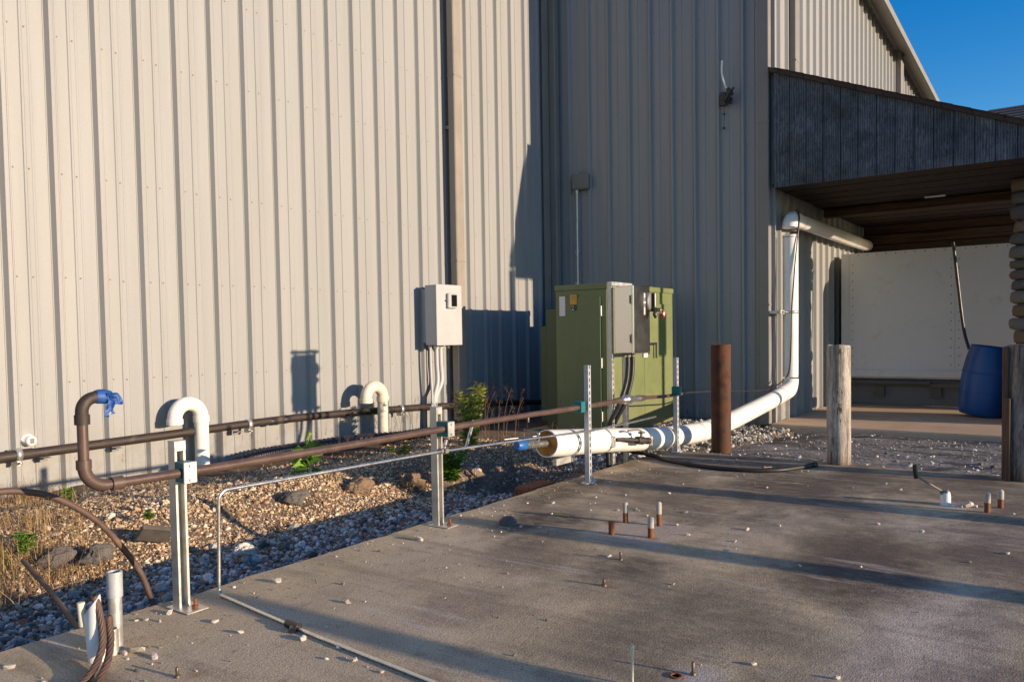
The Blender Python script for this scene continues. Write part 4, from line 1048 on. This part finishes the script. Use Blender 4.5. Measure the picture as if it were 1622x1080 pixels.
wg.v = [(x, y, z-.065) for x, y, z in wg.v]
ws = obj('warning_sign', wg, [M['yellow'], M['trim'], M['yellow']], t); ws['label'] = 'yellow warning sign'
nb = MB().box((CX0-.023, 5.085, 1.435), (CX0-.0165, 5.155, 1.505), 0, bev=.001)
def glyph(mb, strokes, y, z, s, x, mi, wd=.16):
    for (u0, v0, u1, v1) in strokes:
        a = Vector((x, y-u0*s, z+v0*s)); b = Vector((x, y-u1*s, z+v1*s)); d = (b-a); L = d.length; d.normalize(); nrm = Vector((0, -d.z, d.y))*wd*s/2
        e = d*wd*s*.4
        mb.add([a-e-nrm, b+e-nrm, b+e+nrm, a-e+nrm], [(0, 1, 2, 3)], mi)
two = [(.05, .8, .2, 1.0), (.2, 1.0, .45, 1.0), (.45, 1.0, .6, .8), (.6, .8, .5, .5), (.5, .5, .05, 0), (.05, 0, .6, 0)]
glyph(nb, two, 5.151, 1.443, .052, CX0-.0238, 1)
one_ = [(.2, .7, .4, 1.0), (.4, 1.0, .3, 0)]
glyph(nb, one_, 5.112, 1.447, .045, CX0-.0238, 2, .12)
obj('number_plate', nb, [M['ink'], M['label_w'], M['green']], t)
# lower cooling section behind, lengthened at the right to shade the wall strip
obj('rear_housing', MB().box((CX0+.25, CY1, CZ0), (CX1+.22, 5.72, 1.47), bev=.008), M['green_dark'], t)
obj('cooling_fin', MB().box((CX0+.32, 5.72, CZ0+.1), (CX1-.4, 5.86, 1.25), bev=.006).box((CX0+.24, 5.45, .55), (CX0+.249, 5.62, 1.22)), M['green_dark'], t)
obj('base_pad', MB().box((CX0-.15, CY0-.10, -.30), (CX1+.1, 5.95, -.115), bev=.01), M['concrete'], t)

# ------------------------------------------------------------------ disconnect switch on its strut stand
t = thing('disconnect_switch', (6.27, 3.25, -.15), 'stainless steel disconnect switch box on a strut stand', 'switch box')
strut_post((6.13, 3.34, -.2), 1.80, None, M['galv'], False, par=t)
strut_post((6.40, 3.34, -.2), 1.80, None, M['galv'], False, par=t)
for z in (1.575, .945): obj('cross_strut', MB().box((6.08, 3.295, z-.012), (6.47, 3.316, z+.022), bev=.002), M['galv'], t)
obj('enclosure', MB().box((6.12, 3.125, .972), (6.425, 3.294, 1.555), bev=.005), M['stainless'], t)
dr = obj('door', MB().box((6.112, 3.102, .965), (6.432, 3.1235, 1.562), bev=.006), M['stainless'], t)
for z in (1.40, 1.06): obj('hinge', MB().box((6.105, 3.125, z), (6.1195, 3.14, z+.07)).tube([(6.108, 3.12, z-.01), (6.108, 3.12, z+.08)], .006, 8), M['seam'], t)
pl = MB().box((6.295, 3.098, 1.30), (6.335, 3.1015, 1.50), 0)
pl.box((6.305, 3.0965, 1.455), (6.325, 3.0979, 1.49), 1).box((6.296, 3.0965, 1.405), (6.334, 3.0979, 1.422), 1).box((6.305, 3.0965, 1.31), (6.322, 3.0979, 1.37), 1)
obj('rating_plate', pl, [M['grey_dark'], M['label_w']], t)
hm = obj('handle_disc', MB().lathe([(0, -.022), (.075, -.022), (.085, -.014), (.085, 0), (0, 0)], (6.425, 3.10, 1.42), 24, axis='y'), M['grey_dark'], t)
obj('lever', MB().box((6.414, 3.05, 1.36), (6.428, 3.079, 1.50), 0, bev=.004).box((6.414, 3.042, 1.38), (6.426, 3.049, 1.495), 1, bev=.002).box((6.40, 3.01, 1.33), (6.45, 3.079, 1.365), 0, bev=.005), [M['ink'], M['label_w']], hm)
cc = MB()
for (xa, xb, ya, yb) in ((6.22, 6.10, 3.22, 3.36), (6.31, 6.20, 3.22, 3.36)):
    cc.tube(spline([(xa, ya, .97), (xa, ya, .85), (xa-.02, ya+.01, .7), (xb+.03, ya+.05, .5), (xb, yb, .3), (xb, yb, .0), (xb, yb, -.15)], 6), .021, 12)
obj('conduit', cc, M['blackpl'], t)
for (x, rr) in ((6.22, .03), (6.31, .03), (6.16, .018)): obj('hub_nut', MB().tube([(x, 3.22, .972), (x, 3.22, .935)], rr, 8), M['seam'], t)
obj('ground_bar', MB().box((6.36, 3.13, .925), (6.44, 3.15, .971), bev=.003), M['label_w'], t)
# padlocks hooked in the switch handle
def padlock(loc, ang, ma, label, mw=None):
    x, y, z = loc
    m = MB().box((-.028, -.011, -.078), (.028, .011, -.022), 0, bev=.005).box((-.014, -.0125, -.064), (.014, -.0108, -.034), 1)
    sh = [Vector((.017*math.cos(a), 0, -.022+.03*math.sin(a)+.0)) for a in [PI*k/10 for k in range(11)]]
    m.tube(sh, .0045, 8, 2)
    Rm = Matrix.Rotation(ang, 3, 'Y'); m.v = [tuple(Rm @ Vector(p) + Vector(loc)) for p in m.v]
    return one('padlock', m, [ma, M['label_w'] if mw is None else mw, M['chrome']], label, 'padlock')
padlock((6.445, 3.0, 1.345), -.85, M['red'], 'red padlock hanging from the switch handle')
padlock((6.42, 3.03, 1.345), .75, M['blackpl'], 'black padlock hanging from the switch handle', M['seam'])

# ------------------------------------------------------------------ cut conduits and cables at the front left
t = thing('pvc_stub', (1.375, 2.86, 0), 'split white plastic conduit stub cut off at an angle', 'pipe stub')
m = MB(); n = 26; pr = []
for ring, r in ((0, .030), (1, .030), (2, .025), (3, .025)):
    for k in range(n):
        a = 2*PI*k/n; hh = (.205 + .035*math.sin(a+2.2)) if ring in (1, 2) else 0
        pr.append((1.375+r*math.cos(a)-.06*hh, 2.86+r*math.sin(a), hh))
m.add(pr, [(i*n+k, i*n+(k+1) % n, (i+1)*n+(k+1) % n, (i+1)*n+k) for i in range(3) for k in range(n)], 0, True)
obj('tube', m, M['pvc'], t)
obj('torn_sleeve', MB().tube([(1.344, 2.885, .13), (1.338, 2.89, .215)], [.017, .014], 8), M['pvc_old'], t)
t = thing('conduit_stub', (1.47, 2.91, 0), 'upright grey threaded conduit stub beside the white plastic one', 'pipe stub')
obj('pipe', MB().hollow([(1.47, 2.91, 0), (1.472, 2.91, .285)], .024, .020, 22), M['galv'], t)
c = MB().hollow([(1.472, 2.91, .195), (1.472, 2.91, .29)], .0275, .021, 22)
for k in range(4): c.tube([(1.472, 2.91, .267+k*.006), (1.472, 2.91, .270+k*.006)], .0285, 22, cap=False)
obj('coupling', c, M['galv_new'], t)
t = thing('short_conduit', (1.43, 2.86, 0), 'short galvanized pipe stub between the cut cables', 'pipe stub')
obj('pipe', MB().hollow([(1.435, 2.865, 0), (1.435, 2.865, .095)], .02, .016, 18), M['galv'], t)
def rope(pts, r, mat, label):
    path = spline(pts, 14)
    mb = MB()
    for s in range(6):
        vs = []
        T = [ (path[min(i+1, len(path)-1)]-path[max(i-1, 0)]).normalized() for i in range(len(path))]
        pp = []
        for i, p in enumerate(path):
            u = T[i].cross(Vector((.3, .9, .1))).normalized(); w = T[i].cross(u)
            a = 2*PI*s/6 + i*.28; pp.append(p + (u*math.cos(a)+w*math.sin(a))*r*.62)
        mb.tube(pp, r*.5, 7)
    return one('twisted_cable', mb, mat, label, 'cable', 'cut cables at the conduit stubs')
rope([(1.365, 2.845, .235), (1.372, 2.835, .20), (1.372, 2.81, .12), (1.345, 2.77, .06), (1.27, 2.70, .02), (1.17, 2.62, .012), (1.0, 2.4, .012)], .0115, M['cable_brown'], 'twisted brown cable bent out of the white stub')
rope([(1.405, 2.83, .155), (1.405, 2.825, .13), (1.39, 2.79, .08), (1.34, 2.72, .035), (1.26, 2.63, .012), (1.1, 2.4, .012)], .0115, M['cable_brown'], 'twisted brown cable stub cut short at the grey conduit')
mb = MB().tube(spline([(1.9, 3.33, -.14), (1.915, 3.45, -.05), (1.87, 3.46, .09), (1.80, 3.46, .21), (1.695, 3.45, .35), (1.59, 3.45, .447), (1.49, 3.45, .512), (1.40, 3.45, .545), (1.30, 3.45, .562), (1.1, 3.46, .56), (.8, 3.6, .45)], 8), .0135, 12)
one('cable_loop', mb, M['cable_brown'], 'arched brown cable rising out of the gravel at the left', 'cable')
mb = MB().tube([(1.60, 3.36, -.15), (1.72, 4.0, -.06), (1.80, 4.5, .0)], .0125, 10)
one('rusty_rod', mb, M['cable_brown'], 'straight brown rod lying across the grey gravel', 'rod')
mb = MB().tube([(2.26, 1.165, 0), (2.262, 1.165, .11)], .0042, 8).tube([(2.262, 1.165, .11), (2.262, 1.165, .125)], .007, 8).tube([(2.262, 1.165, .125), (2.262, 1.165, .135)], .006, 6)
one('thin_rod', mb, M['pvc_old'], 'thin upright pale rod with a small tip on the slab', 'rod')

# anchor bolts
def anchor(loc, h, r, white, label, group):
    t = thing('anchor_bolt', loc, label, 'bolt', group); x, y, z = loc
    top = h*.52 if white else h
    c = MB(); k = int(top/.010)
    c.tube([(x, y, z+top*i/k) for i in range(k+1)], [r*(1.06 if i % 2 else .96) for i in range(k+1)], 12)
    obj('shank', c, M['rust'], t)
    if white: obj('cap', MB().lathe([(r*1.1, top-.004), (r*1.1, h-.012), (r*.8, h-.003), (0, h)], (x, y, z), 14), M['bolt_paint'], t)
    return t
G1 = 'cut anchor bolts in the pale square patch'
anchor((3.917, 2.142, 0), .075, .017, False, 'short rusty anchor bolt without a white cap', G1)
anchor((4.213, 2.207, 0), .125, .016, True, 'white capped rusty bolt at the back left of the patch', G1)
anchor((3.973, 1.924, 0), .118, .017, True, 'rusty bolt with the smallest white cap, nearest the front', G1)
anchor((4.248, 2.003, 0), .145, .015, True, 'tallest white capped rusty bolt, at the back right of the patch', G1)
G2 = 'anchor bolts by the dark log'
anchor((5.625, .437, 0), .125, .017, True, 'nearer white capped bolt by the dark log bollard', G2)
anchor((5.806, .379, 0), .118, .017, True, 'farther white capped bolt by the dark log bollard', G2)
def small_bolt(x, y, h, r, label):
    m = MB().lathe([(r*1.7, 0), (r*1.7, .008), (r, .009), (r, h), (r*.7, h+.003), (0, h+.003)], (x, y, 0), 8)
    one('small_bolt', m, M['brass'], label, 'bolt', 'small bolts sticking out of the slab')
small_bolt(1.455, 2.478, .034, .006, 'small bolt stub in the slab near the cut cables')
small_bolt(2.442, 1.032, .042, .006, 'small pale bolt beside the thin upright rod')
small_bolt(3.096, 1.735, .028, .008, 'small brown bolt stub in the middle of the slab')
small_bolt(3.50, 1.864, .038, .007, 'small brown bolt stub in the dark streak in front of the patch')
one('rust_ring', MB().lathe([(.014, 0), (.024, 0), (.024, .003), (.014, .003), (.014, 0)], (2.40, 1.075, 0.001), 20), M['rust'], 'flat rusty ring lying beside the small pale bolt', 'ring')
t = thing('lever_valve', (5.73, .677, 0), 'white valve stub with a long bent lever on the slab', 'valve')
obj('stub', MB().lathe([(.030, 0), (.030, .062), (.027, .07), (.027, .08), (.018, .090), (0, .092)], (5.73, .677, 0), 22), M['pvc'], t)
l = obj('lever', MB().tube([(5.74, .69, .08), (5.60, .77, .16), (5.55, .825, .205)], .007, 8).box((5.705, .66, .068), (5.76, .71, .094), bev=.006), M['seam'], t)
obj('grip', MB().tube([(5.555, .82, .19), (5.548, .828, .235), (5.545, .832, .275)], [.018, .015, .012], 8), M['blackpl'], l)
one('broken_fitting', MB().tube([(5.70, .565, .012), (5.72, .545, .022), (5.75, .53, .018)], [.012, .02, .012], 7, smooth=False).box((5.68, .575, 0), (5.73, .60, .015), bev=.004).box((5.73, .50, 0), (5.78, .53, .012), bev=.004), M['stone_w'], 'broken pale fitting pieces beside the lever valve', 'debris')
one('concrete_lump', MB().lathe([(0, 0), (.06, 0), (.055, .02), (.03, .045), (0, .05)], (3.80, 2.79, 0), 9, smooth=False), M['rubble'], 'grey mortar lump on the slab before the second post', 'lump')

# ------------------------------------------------------------------ loose stones on the slab
SP = [(2.30,3.05),(2.29,2.55),(1.83,2.83),(1.82,2.64),(1.91,2.38),(1.93,2.20),(1.88,2.07),(1.87,1.92),(3.23,2.99),(1.495,2.80),(1.455,2.82),(1.50,2.70),(1.16,3.04),(1.78,3.08),(1.66,3.12),(1.685,3.09),(1.71,3.03),(4.20,3.12),(4.43,2.87),(4.91,2.57),(5.13,2.34),(4.64,2.00),(4.13,1.77),(4.31,1.92),(3.91,1.47),(3.88,1.32),(3.87,1.08),(4.95,0.93),(4.89,0.70),(4.64,0.27),(4.37,0.41),(2.67,0.63),(2.63,0.89),(3.28,1.48),(4.42,1.53),(3.82,2.57),(4.14,1.50),(6.08,1.00),(5.65,0.30),(6.57,2.12),(6.48,1.80),(6.53,1.76),(5.88,2.97),(6.34,3.01),(6.11,2.52),(6.65,2.42),(6.10,2.14),(5.68,1.82),(6.00,1.30),(6.27,1.13),(3.52,1.94),(3.78,2.68),(3.00,2.21),(4.48,2.40),(4.56,2.31),(4.43,2.17),(4.20,2.42),(4.38,2.55)]
big = {9: ('long jagged white stone beside the grey conduit stub', .022), 10: ('round tan stone beside the grey conduit stub', .014), 11: ('round white stone in front of the grey conduit stub', .014), 12: ('white stone at the left end of the slab', .017),
       2: ('white stone under the thin conduit by the first post', .013), 3: ('white stone near the dark coupling of the thin conduit', .014), 0: ('flat white stone behind the thin conduit', .020), 1: ('tan stone alone in the middle of the near slab', .014),
       4: ('tan pointed stone left of the conduit on the slab', .016), 13: ('white stone at the foot of the first rail post', .016), 8: ('white stone at the foot of the second rail post', .022), 24: ('white stone in front of the anchor bolt patch', .018)}
protos = []
for k in range(6):
    bv, bf = ICO1; q = np.sign(bv)*np.abs(bv)**.8*(1+RNG.normal(0, .17, (len(bv), 1)))
    q = q*np.array([RNG.uniform(.95, 1.5), RNG.uniform(.6, 1), RNG.uniform(.45, .8)])
    me = bpy.data.meshes.new('stone'); me.from_pydata([tuple(p) for p in q], [], [list(map(int, f)) for f in bf]); me.materials.append(M['stone_w']); me.update(); protos.append(me)
random.seed(5)
for i, (x, y) in enumerate(SP):
    o = bpy.data.objects.new('loose_stone', protos[i % 6]); COL.objects.link(o)
    s = big[i][1] if i in big else random.uniform(.007, .0125)
    o.location = (x, y, s*.45); o.rotation_euler = (random.uniform(-.3, .3), random.uniform(-.3, .3), random.uniform(0, 6.28)); o.scale = (s*(1.5 if i == 9 else 1), s, s)
    meta(o, big[i][0] if i in big else 'small loose white stone lying on the concrete slab', 'stone', 'loose stones on the concrete slab')
from mathutils import noise as mnoise
ICO3 = ico(4)
def rock(name, loc, s, mat, label, cat='rock', group=None, seed=1, rg=.09):
    bv, bf = ICO3; q = []
    for p in bv:
        v = Vector(p); d = 1 + .34*mnoise.noise(v*1.3+Vector((seed*7.1, 0, 0))) + .16*mnoise.noise(v*3.1+Vector((0, seed*3.3, 0))) + rg*mnoise.noise(v*8+Vector((0, 0, seed)))
        c = mnoise.cell(v*1.7+Vector((seed, 0, 0)))*.14
        q.append([p[0]*s[0]*(d+c), p[1]*s[1]*(d+c), p[2]*s[2]*(d+c)])
    mb = MB(); mb.add(np.array(q)+np.array(loc), [list(map(int, f)) for f in bf], 0, False); return one(name, mb, mat, label, cat, group, loc=loc)
rock('brown_rock', (4.50, 4.83, -.10), (.12, .085, .075), M['boulder'], 'rounded brown rock on the gravel heap', seed=2, rg=.04)
rock('root_clump', (5.02, 4.72, -.13), (.10, .07, .075), M['boulder'], 'shaggy brown root clump on the gravel near the second post', 'clump', seed=3, rg=.3)
rock('dark_rock', (3.85, 4.85, -.08), (.10, .07, .06), M['rubble'], 'grey rubble lump in the middle of the gravel heap', seed=4)
rock('dark_rock', (2.27, 4.65, -.10), (.085, .05, .06), M['rubble'], 'dark rubble lump left of the slanting slate piece', seed=6)
rock('dark_rock', (2.12, 4.80, -.11), (.11, .05, .06), M['rubble'], 'dark rubble lump at the edge of the dead grass', seed=7)
rock('white_rock', (2.93, 4.18, -.16), (.06, .045, .035), M['stone_w'], 'large pale stone in the shaded gravel strip', seed=9)
rock('white_rock', (2.62, 5.2, -.01), (.03, .022, .018), M['stone_w'], 'white stone behind the arched cable on the tan gravel', seed=10)
mb = MB().box((2.56, 4.66, -.09), (2.76, 4.80, -.06), bev=.006, rot=Matrix.Rotation(-.75, 3, 'X') @ Matrix.Rotation(.35, 3, 'Y'))
one('slate_piece', mb, M['rubble'], 'dark slanting slate piece sticking out of the tan gravel', 'slab piece')
mb = MB().box((5.15, 3.52, -.17), (5.52, 3.72, -.09), bev=.02)
one('rusty_plate', mb, M['rust'], 'rusty iron block lying under the open pipe end', 'iron block')
def leaning(p, q, label):
    one('grey_tube', MB().hollow([p, q], .016, .012, 12), M['galv'], label, 'tube', 'grey tubes leaning in the weeds')
leaning((5.72, 4.75, -.12), (6.12, 4.9, .29), 'longer grey tube leaning in the weeds behind the second post')
leaning((5.52, 4.85, -.12), (5.72, 4.92, .14), 'shorter grey tube leaning in the weeds behind the second post')
one('fallen_rod', MB().tube([(6.7, 4.95, .03), (7.55, 4.7, .02)], .008, 8), M['galv'], 'thin grey rod lying on the straw left of the cabinet', 'rod')

# ------------------------------------------------------------------ weeds
def leaf(mb, p, d, l, w, up=.2, mi=0):
    d = Vector(d).normalized(); s = d.cross(Vector((0, 0, 1)))
    if s.length < .1: s = Vector((1, 0, 0))
    s = s.normalized()*w; p = Vector(p); a = p+d*l*.45+Vector((0, 0, l*up)); b = p+d*l
    mb.add([p, a-s, b, a+s], [(0, 1, 2), (0, 2, 3)], mi)
def weed(name, base, h, nst, nl, ll, lw, label, spread=.1, leafm='leaf', flower=0, seed=1, up=.2):
    random.seed(seed); base = Vector(base)
    t = thing(name, base, label, 'weed')
    st = MB(); lf = MB(); fls = []
    for s in range(nst):
        a = random.uniform(0, 6.28); hh = h*random.uniform(.65, 1.0); d = Vector((math.cos(a), math.sin(a), 0))*spread*random.uniform(.3, 1)
        pts = spline([base+d*.15, base+d*.5+Vector((0, 0, hh*.5)), base+d*1.2+Vector((0, 0, hh))], 5)
        st.tube(pts, [.0035*(1-.7*i/len(pts)) for i in range(len(pts))], 5)
        for k in range(nl):
            i = random.uniform(.12, .98); q = pts[int(i*(len(pts)-1))]; b = random.uniform(0, 6.28)
            leaf(lf, q, (math.cos(b), math.sin(b), random.uniform(-.1, .7)), ll*random.uniform(.6, 1.2), lw*random.uniform(.7, 1.2), up)
        if flower and s < flower:
            fl = MB(); fls.append(fl)
            for k in range(26):
                q = pts[-1]+Vector((random.gauss(0, .022), random.gauss(0, .022), random.uniform(-.09, .03))); b = random.uniform(0, 6.28)
                leaf(fl, q, (math.cos(b), math.sin(b), .4), .016, .006, .2)
    obj('stem', st, M['moss'], t, fixn=False); obj('leaves', lf, M[leafm], t, fixn=False)
    for fl in fls: obj('flower_head', fl, M['flower'], t, fixn=False)
    return t
weed('goldenrod', (6.55, 5.3, -.12), .78, 20, 60, .075, .009, 'tall green weed with yellow flowers behind the second post', .20, leafm='leaf_light', flower=12, seed=3)
weed('leafy_weed', (5.35, 4.55, -.17), .30, 14, 34, .08, .026, 'bright green leafy weed right behind the second post', .13, seed=5)
weed('grassy_weed', (4.40, 5.35, -.05), .34, 6, 6, .16, .0065, 'green maize-like weed growing in front of the wall pipe', .06, seed=8, up=.35)
weed('leafy_weed', (1.98, 4.92, -.07), .14, 7, 14, .05, .018, 'small bright green weed in the dead grass at left', .06, seed=9)
weed('low_weed', (2.85, 6.3, -.07), .09, 6, 12, .05, .016, 'tiny green weed at the wall under the upturned pipe', .07, seed=10)
weed('low_weed', (5.75, 5.55, -.08), .12, 9, 14, .06, .014, 'flat green weed by the corrugated hose', .14, leafm='moss', seed=11)
weed('low_weed', (2.75, 4.95, -.03), .06, 5, 10, .04, .014, 'small green weed at the rail on the tan gravel', .05, seed=12)
def stalks(c, n, h, label, seed, sp=.25):
    random.seed(seed); t = thing('dead_stalks', (c[0], c[1], float(hgt(*c))), label, 'dead weed'); st = MB(); sd = MB(); b0 = Vector(t.location)
    for _ in range(n):
        p = b0+Vector((random.gauss(0, sp), random.gauss(0, sp*.5), 0)); a = random.uniform(0, 6.28); hh = h*random.uniform(.45, 1); d = Vector((math.cos(a), math.sin(a), 0))*hh*.22
        pts = spline([p, p+d*.3+Vector((0, 0, hh*.6)), p+d+Vector((0, 0, hh))], 4); st.tube(pts, .0022, 4)
        for k in range(random.randint(6, 16)):
            q = pts[-1]+Vector((random.gauss(0, .012), random.gauss(0, .012), random.uniform(-.13, .02))); bb = random.uniform(0, 6.28)
            leaf(sd, q, (math.cos(bb), math.sin(bb), -.5), .028, .006)
    obj('stems', st, M['seed'], t, fixn=False); obj('seed_heads', sd, M['seed'], t, fixn=False)
stalks((7.35, 5.7), 26, .62, 'dead brown weed stalks with seed heads below the meter box', 21, .32)
stalks((8.3, 6.35), 12, .75, 'dead brown stalks against the shaded wall by the downspout', 22, .30)
stalks((7.6, 4.95), 10, .26, 'short dead stalks on the gravel left of the cabinet', 23, .3)
stalks((3.15, 5.15), 7, .20, 'short brown stalks on the gravel heap under the rail', 24, .12)

# ------------------------------------------------------------------ neighbouring roof beyond the lean-to
t = thing('shingled_house', (21, -2.0, -.27), 'low building with a dark shingled roof behind the lean-to', 'building')
obj('wall', MB().box((18.6, -7.6, -.3), (25.4, 1.6, 4.5)), M['trim'], t)
mb = MB()
A = [(18.0, 1.75, 4.35), (18.0, -8.2, 4.35), (26, -8.2, 4.35), (26, 1.75, 4.35)]; Rr = [(22, 1.75, 6.3), (22, -8.2, 6.3)]
nrow = 18
def course(p, q, r_, s_):
    p, q, r_, s_ = map(Vector, (p, q, r_, s_))
    for k in range(nrow):
        a, b = k/nrow, (k+1)/nrow
        l0, l1 = p.lerp(s_, a), q.lerp(r_, a); u0, u1 = p.lerp(s_, b), q.lerp(r_, b); up = Vector((0, 0, .03))
        mb.add([l0+up, l1+up, u1, u0, l0, l1], [(0, 1, 2, 3), (4, 5, 1, 0)])
course(A[1], A[0], Rr[0], Rr[1]); course(A[3], A[2], Rr[1], Rr[0])
mb.add([A[0], Rr[0], A[3]], [(0, 1, 2)])
obj('roof', mb, M['shingle_far'], t, fixn=False)

# ------------------------------------------------------------------ unseen poles added to cast the shadows on slab and cabinet
SUN = Vector((.155, -1, .162))
def band_caster(x_s, w, lean, y_p, top, label):
    """unseen pole, its lean chosen to steer the shadow band across the slab"""
    base = Vector((x_s + SUN.x*(-y_p), y_p, -.05)); 
    m = MB().tube([base, base+Vector((lean*top, 0, top))], w/2, 10)
    one('shadow_pole', m, M['beam'], label, 'pole', 'unseen poles added for shadow bands on the slab')
band_caster(3.62, .17, .55, -3.2, 1.1, 'unseen leaning pole added for its shadow band, second of the row')
band_caster(5.16, .20, .55, -3.2, 1.15, 'unseen leaning pole added for its shadow band, third of the row')
band_caster(1.92, .14, .55, -3.2, 1.1, 'unseen leaning pole added for its shadow band, first of the row')
band_caster(6.85, .12, .3, -2.6, .8, 'unseen leaning pole added for its shadow band, last of the row')
t = thing('meter_pole', (10.88, -.95, -.2), 'pole with a small box beyond the lean-to', 'pole')
obj('pole', MB().tube([(10.88, -.95, -.2), (10.88, -.95, 3.4)], .045, 14), M['galv'], t)
obj('box', MB().box((10.76, -1.12, 1.75), (11.0, -1.0, 2.33), bev=.01), M['grey_box'], t)

# ------------------------------------------------------------------ light, sky, camera
sv = SUN.normalized(); el = math.asin(sv.z); az = math.atan2(sv.x, sv.y)
w = bpy.data.worlds.new('World'); scene.world = w; w.use_nodes = True
nt = w.node_tree; bg = nt.nodes['Background']
sky = nt.nodes.new('ShaderNodeTexSky'); sky.sky_type = 'NISHITA'; sky.sun_disc = False
sky.sun_elevation = el; sky.sun_rotation = az; sky.air_density = 1.0; sky.dust_density = .15; sky.ozone_density = 2.5; sky.altitude = 0
hs = nt.nodes.new('ShaderNodeHueSaturation'); hs.inputs['Saturation'].default_value = 1.45; hs.inputs['Hue'].default_value = .515; hs.inputs['Value'].default_value = 1.1; nt.links.new(sky.outputs[0], hs.inputs['Color'])
nt.links.new(hs.outputs[0], bg.inputs[0]); bg.inputs[1].default_value = .15
L = bpy.data.lights.new('sun', 'SUN'); L.energy = 5.0; L.angle = R_(.55); L.color = (1.0, .775, .545)
lo = bpy.data.objects.new('sun', L); COL.objects.link(lo); lo.rotation_euler = sv.to_track_quat('Z', 'Y').to_euler(); lo.location = (4, -20, 10)

cam = bpy.data.cameras.new('camera'); co = bpy.data.objects.new('camera', cam); COL.objects.link(co); scene.camera = co
RM = Matrix(((.58420, .04106, -.81055), (-.81145, .00970, -.58435), (-.01613, .99911, .03899)))
q = RM.to_quaternion(); co.rotation_mode = 'QUATERNION'; co.rotation_quaternion = q; co.location = (0, 0, 1.15)
cam.sensor_width = 36; cam.lens = 1240/1622*36; cam.shift_y = 38/1622; cam.clip_start = .05; cam.clip_end = 1500
scene.view_settings.view_transform = 'Standard'; scene.view_settings.look = 'None'; scene.view_settings.gamma = 1
scene.view_settings.exposure = .52; scene.view_settings.use_curve_mapping = False
scene.cycles.use_denoising = True
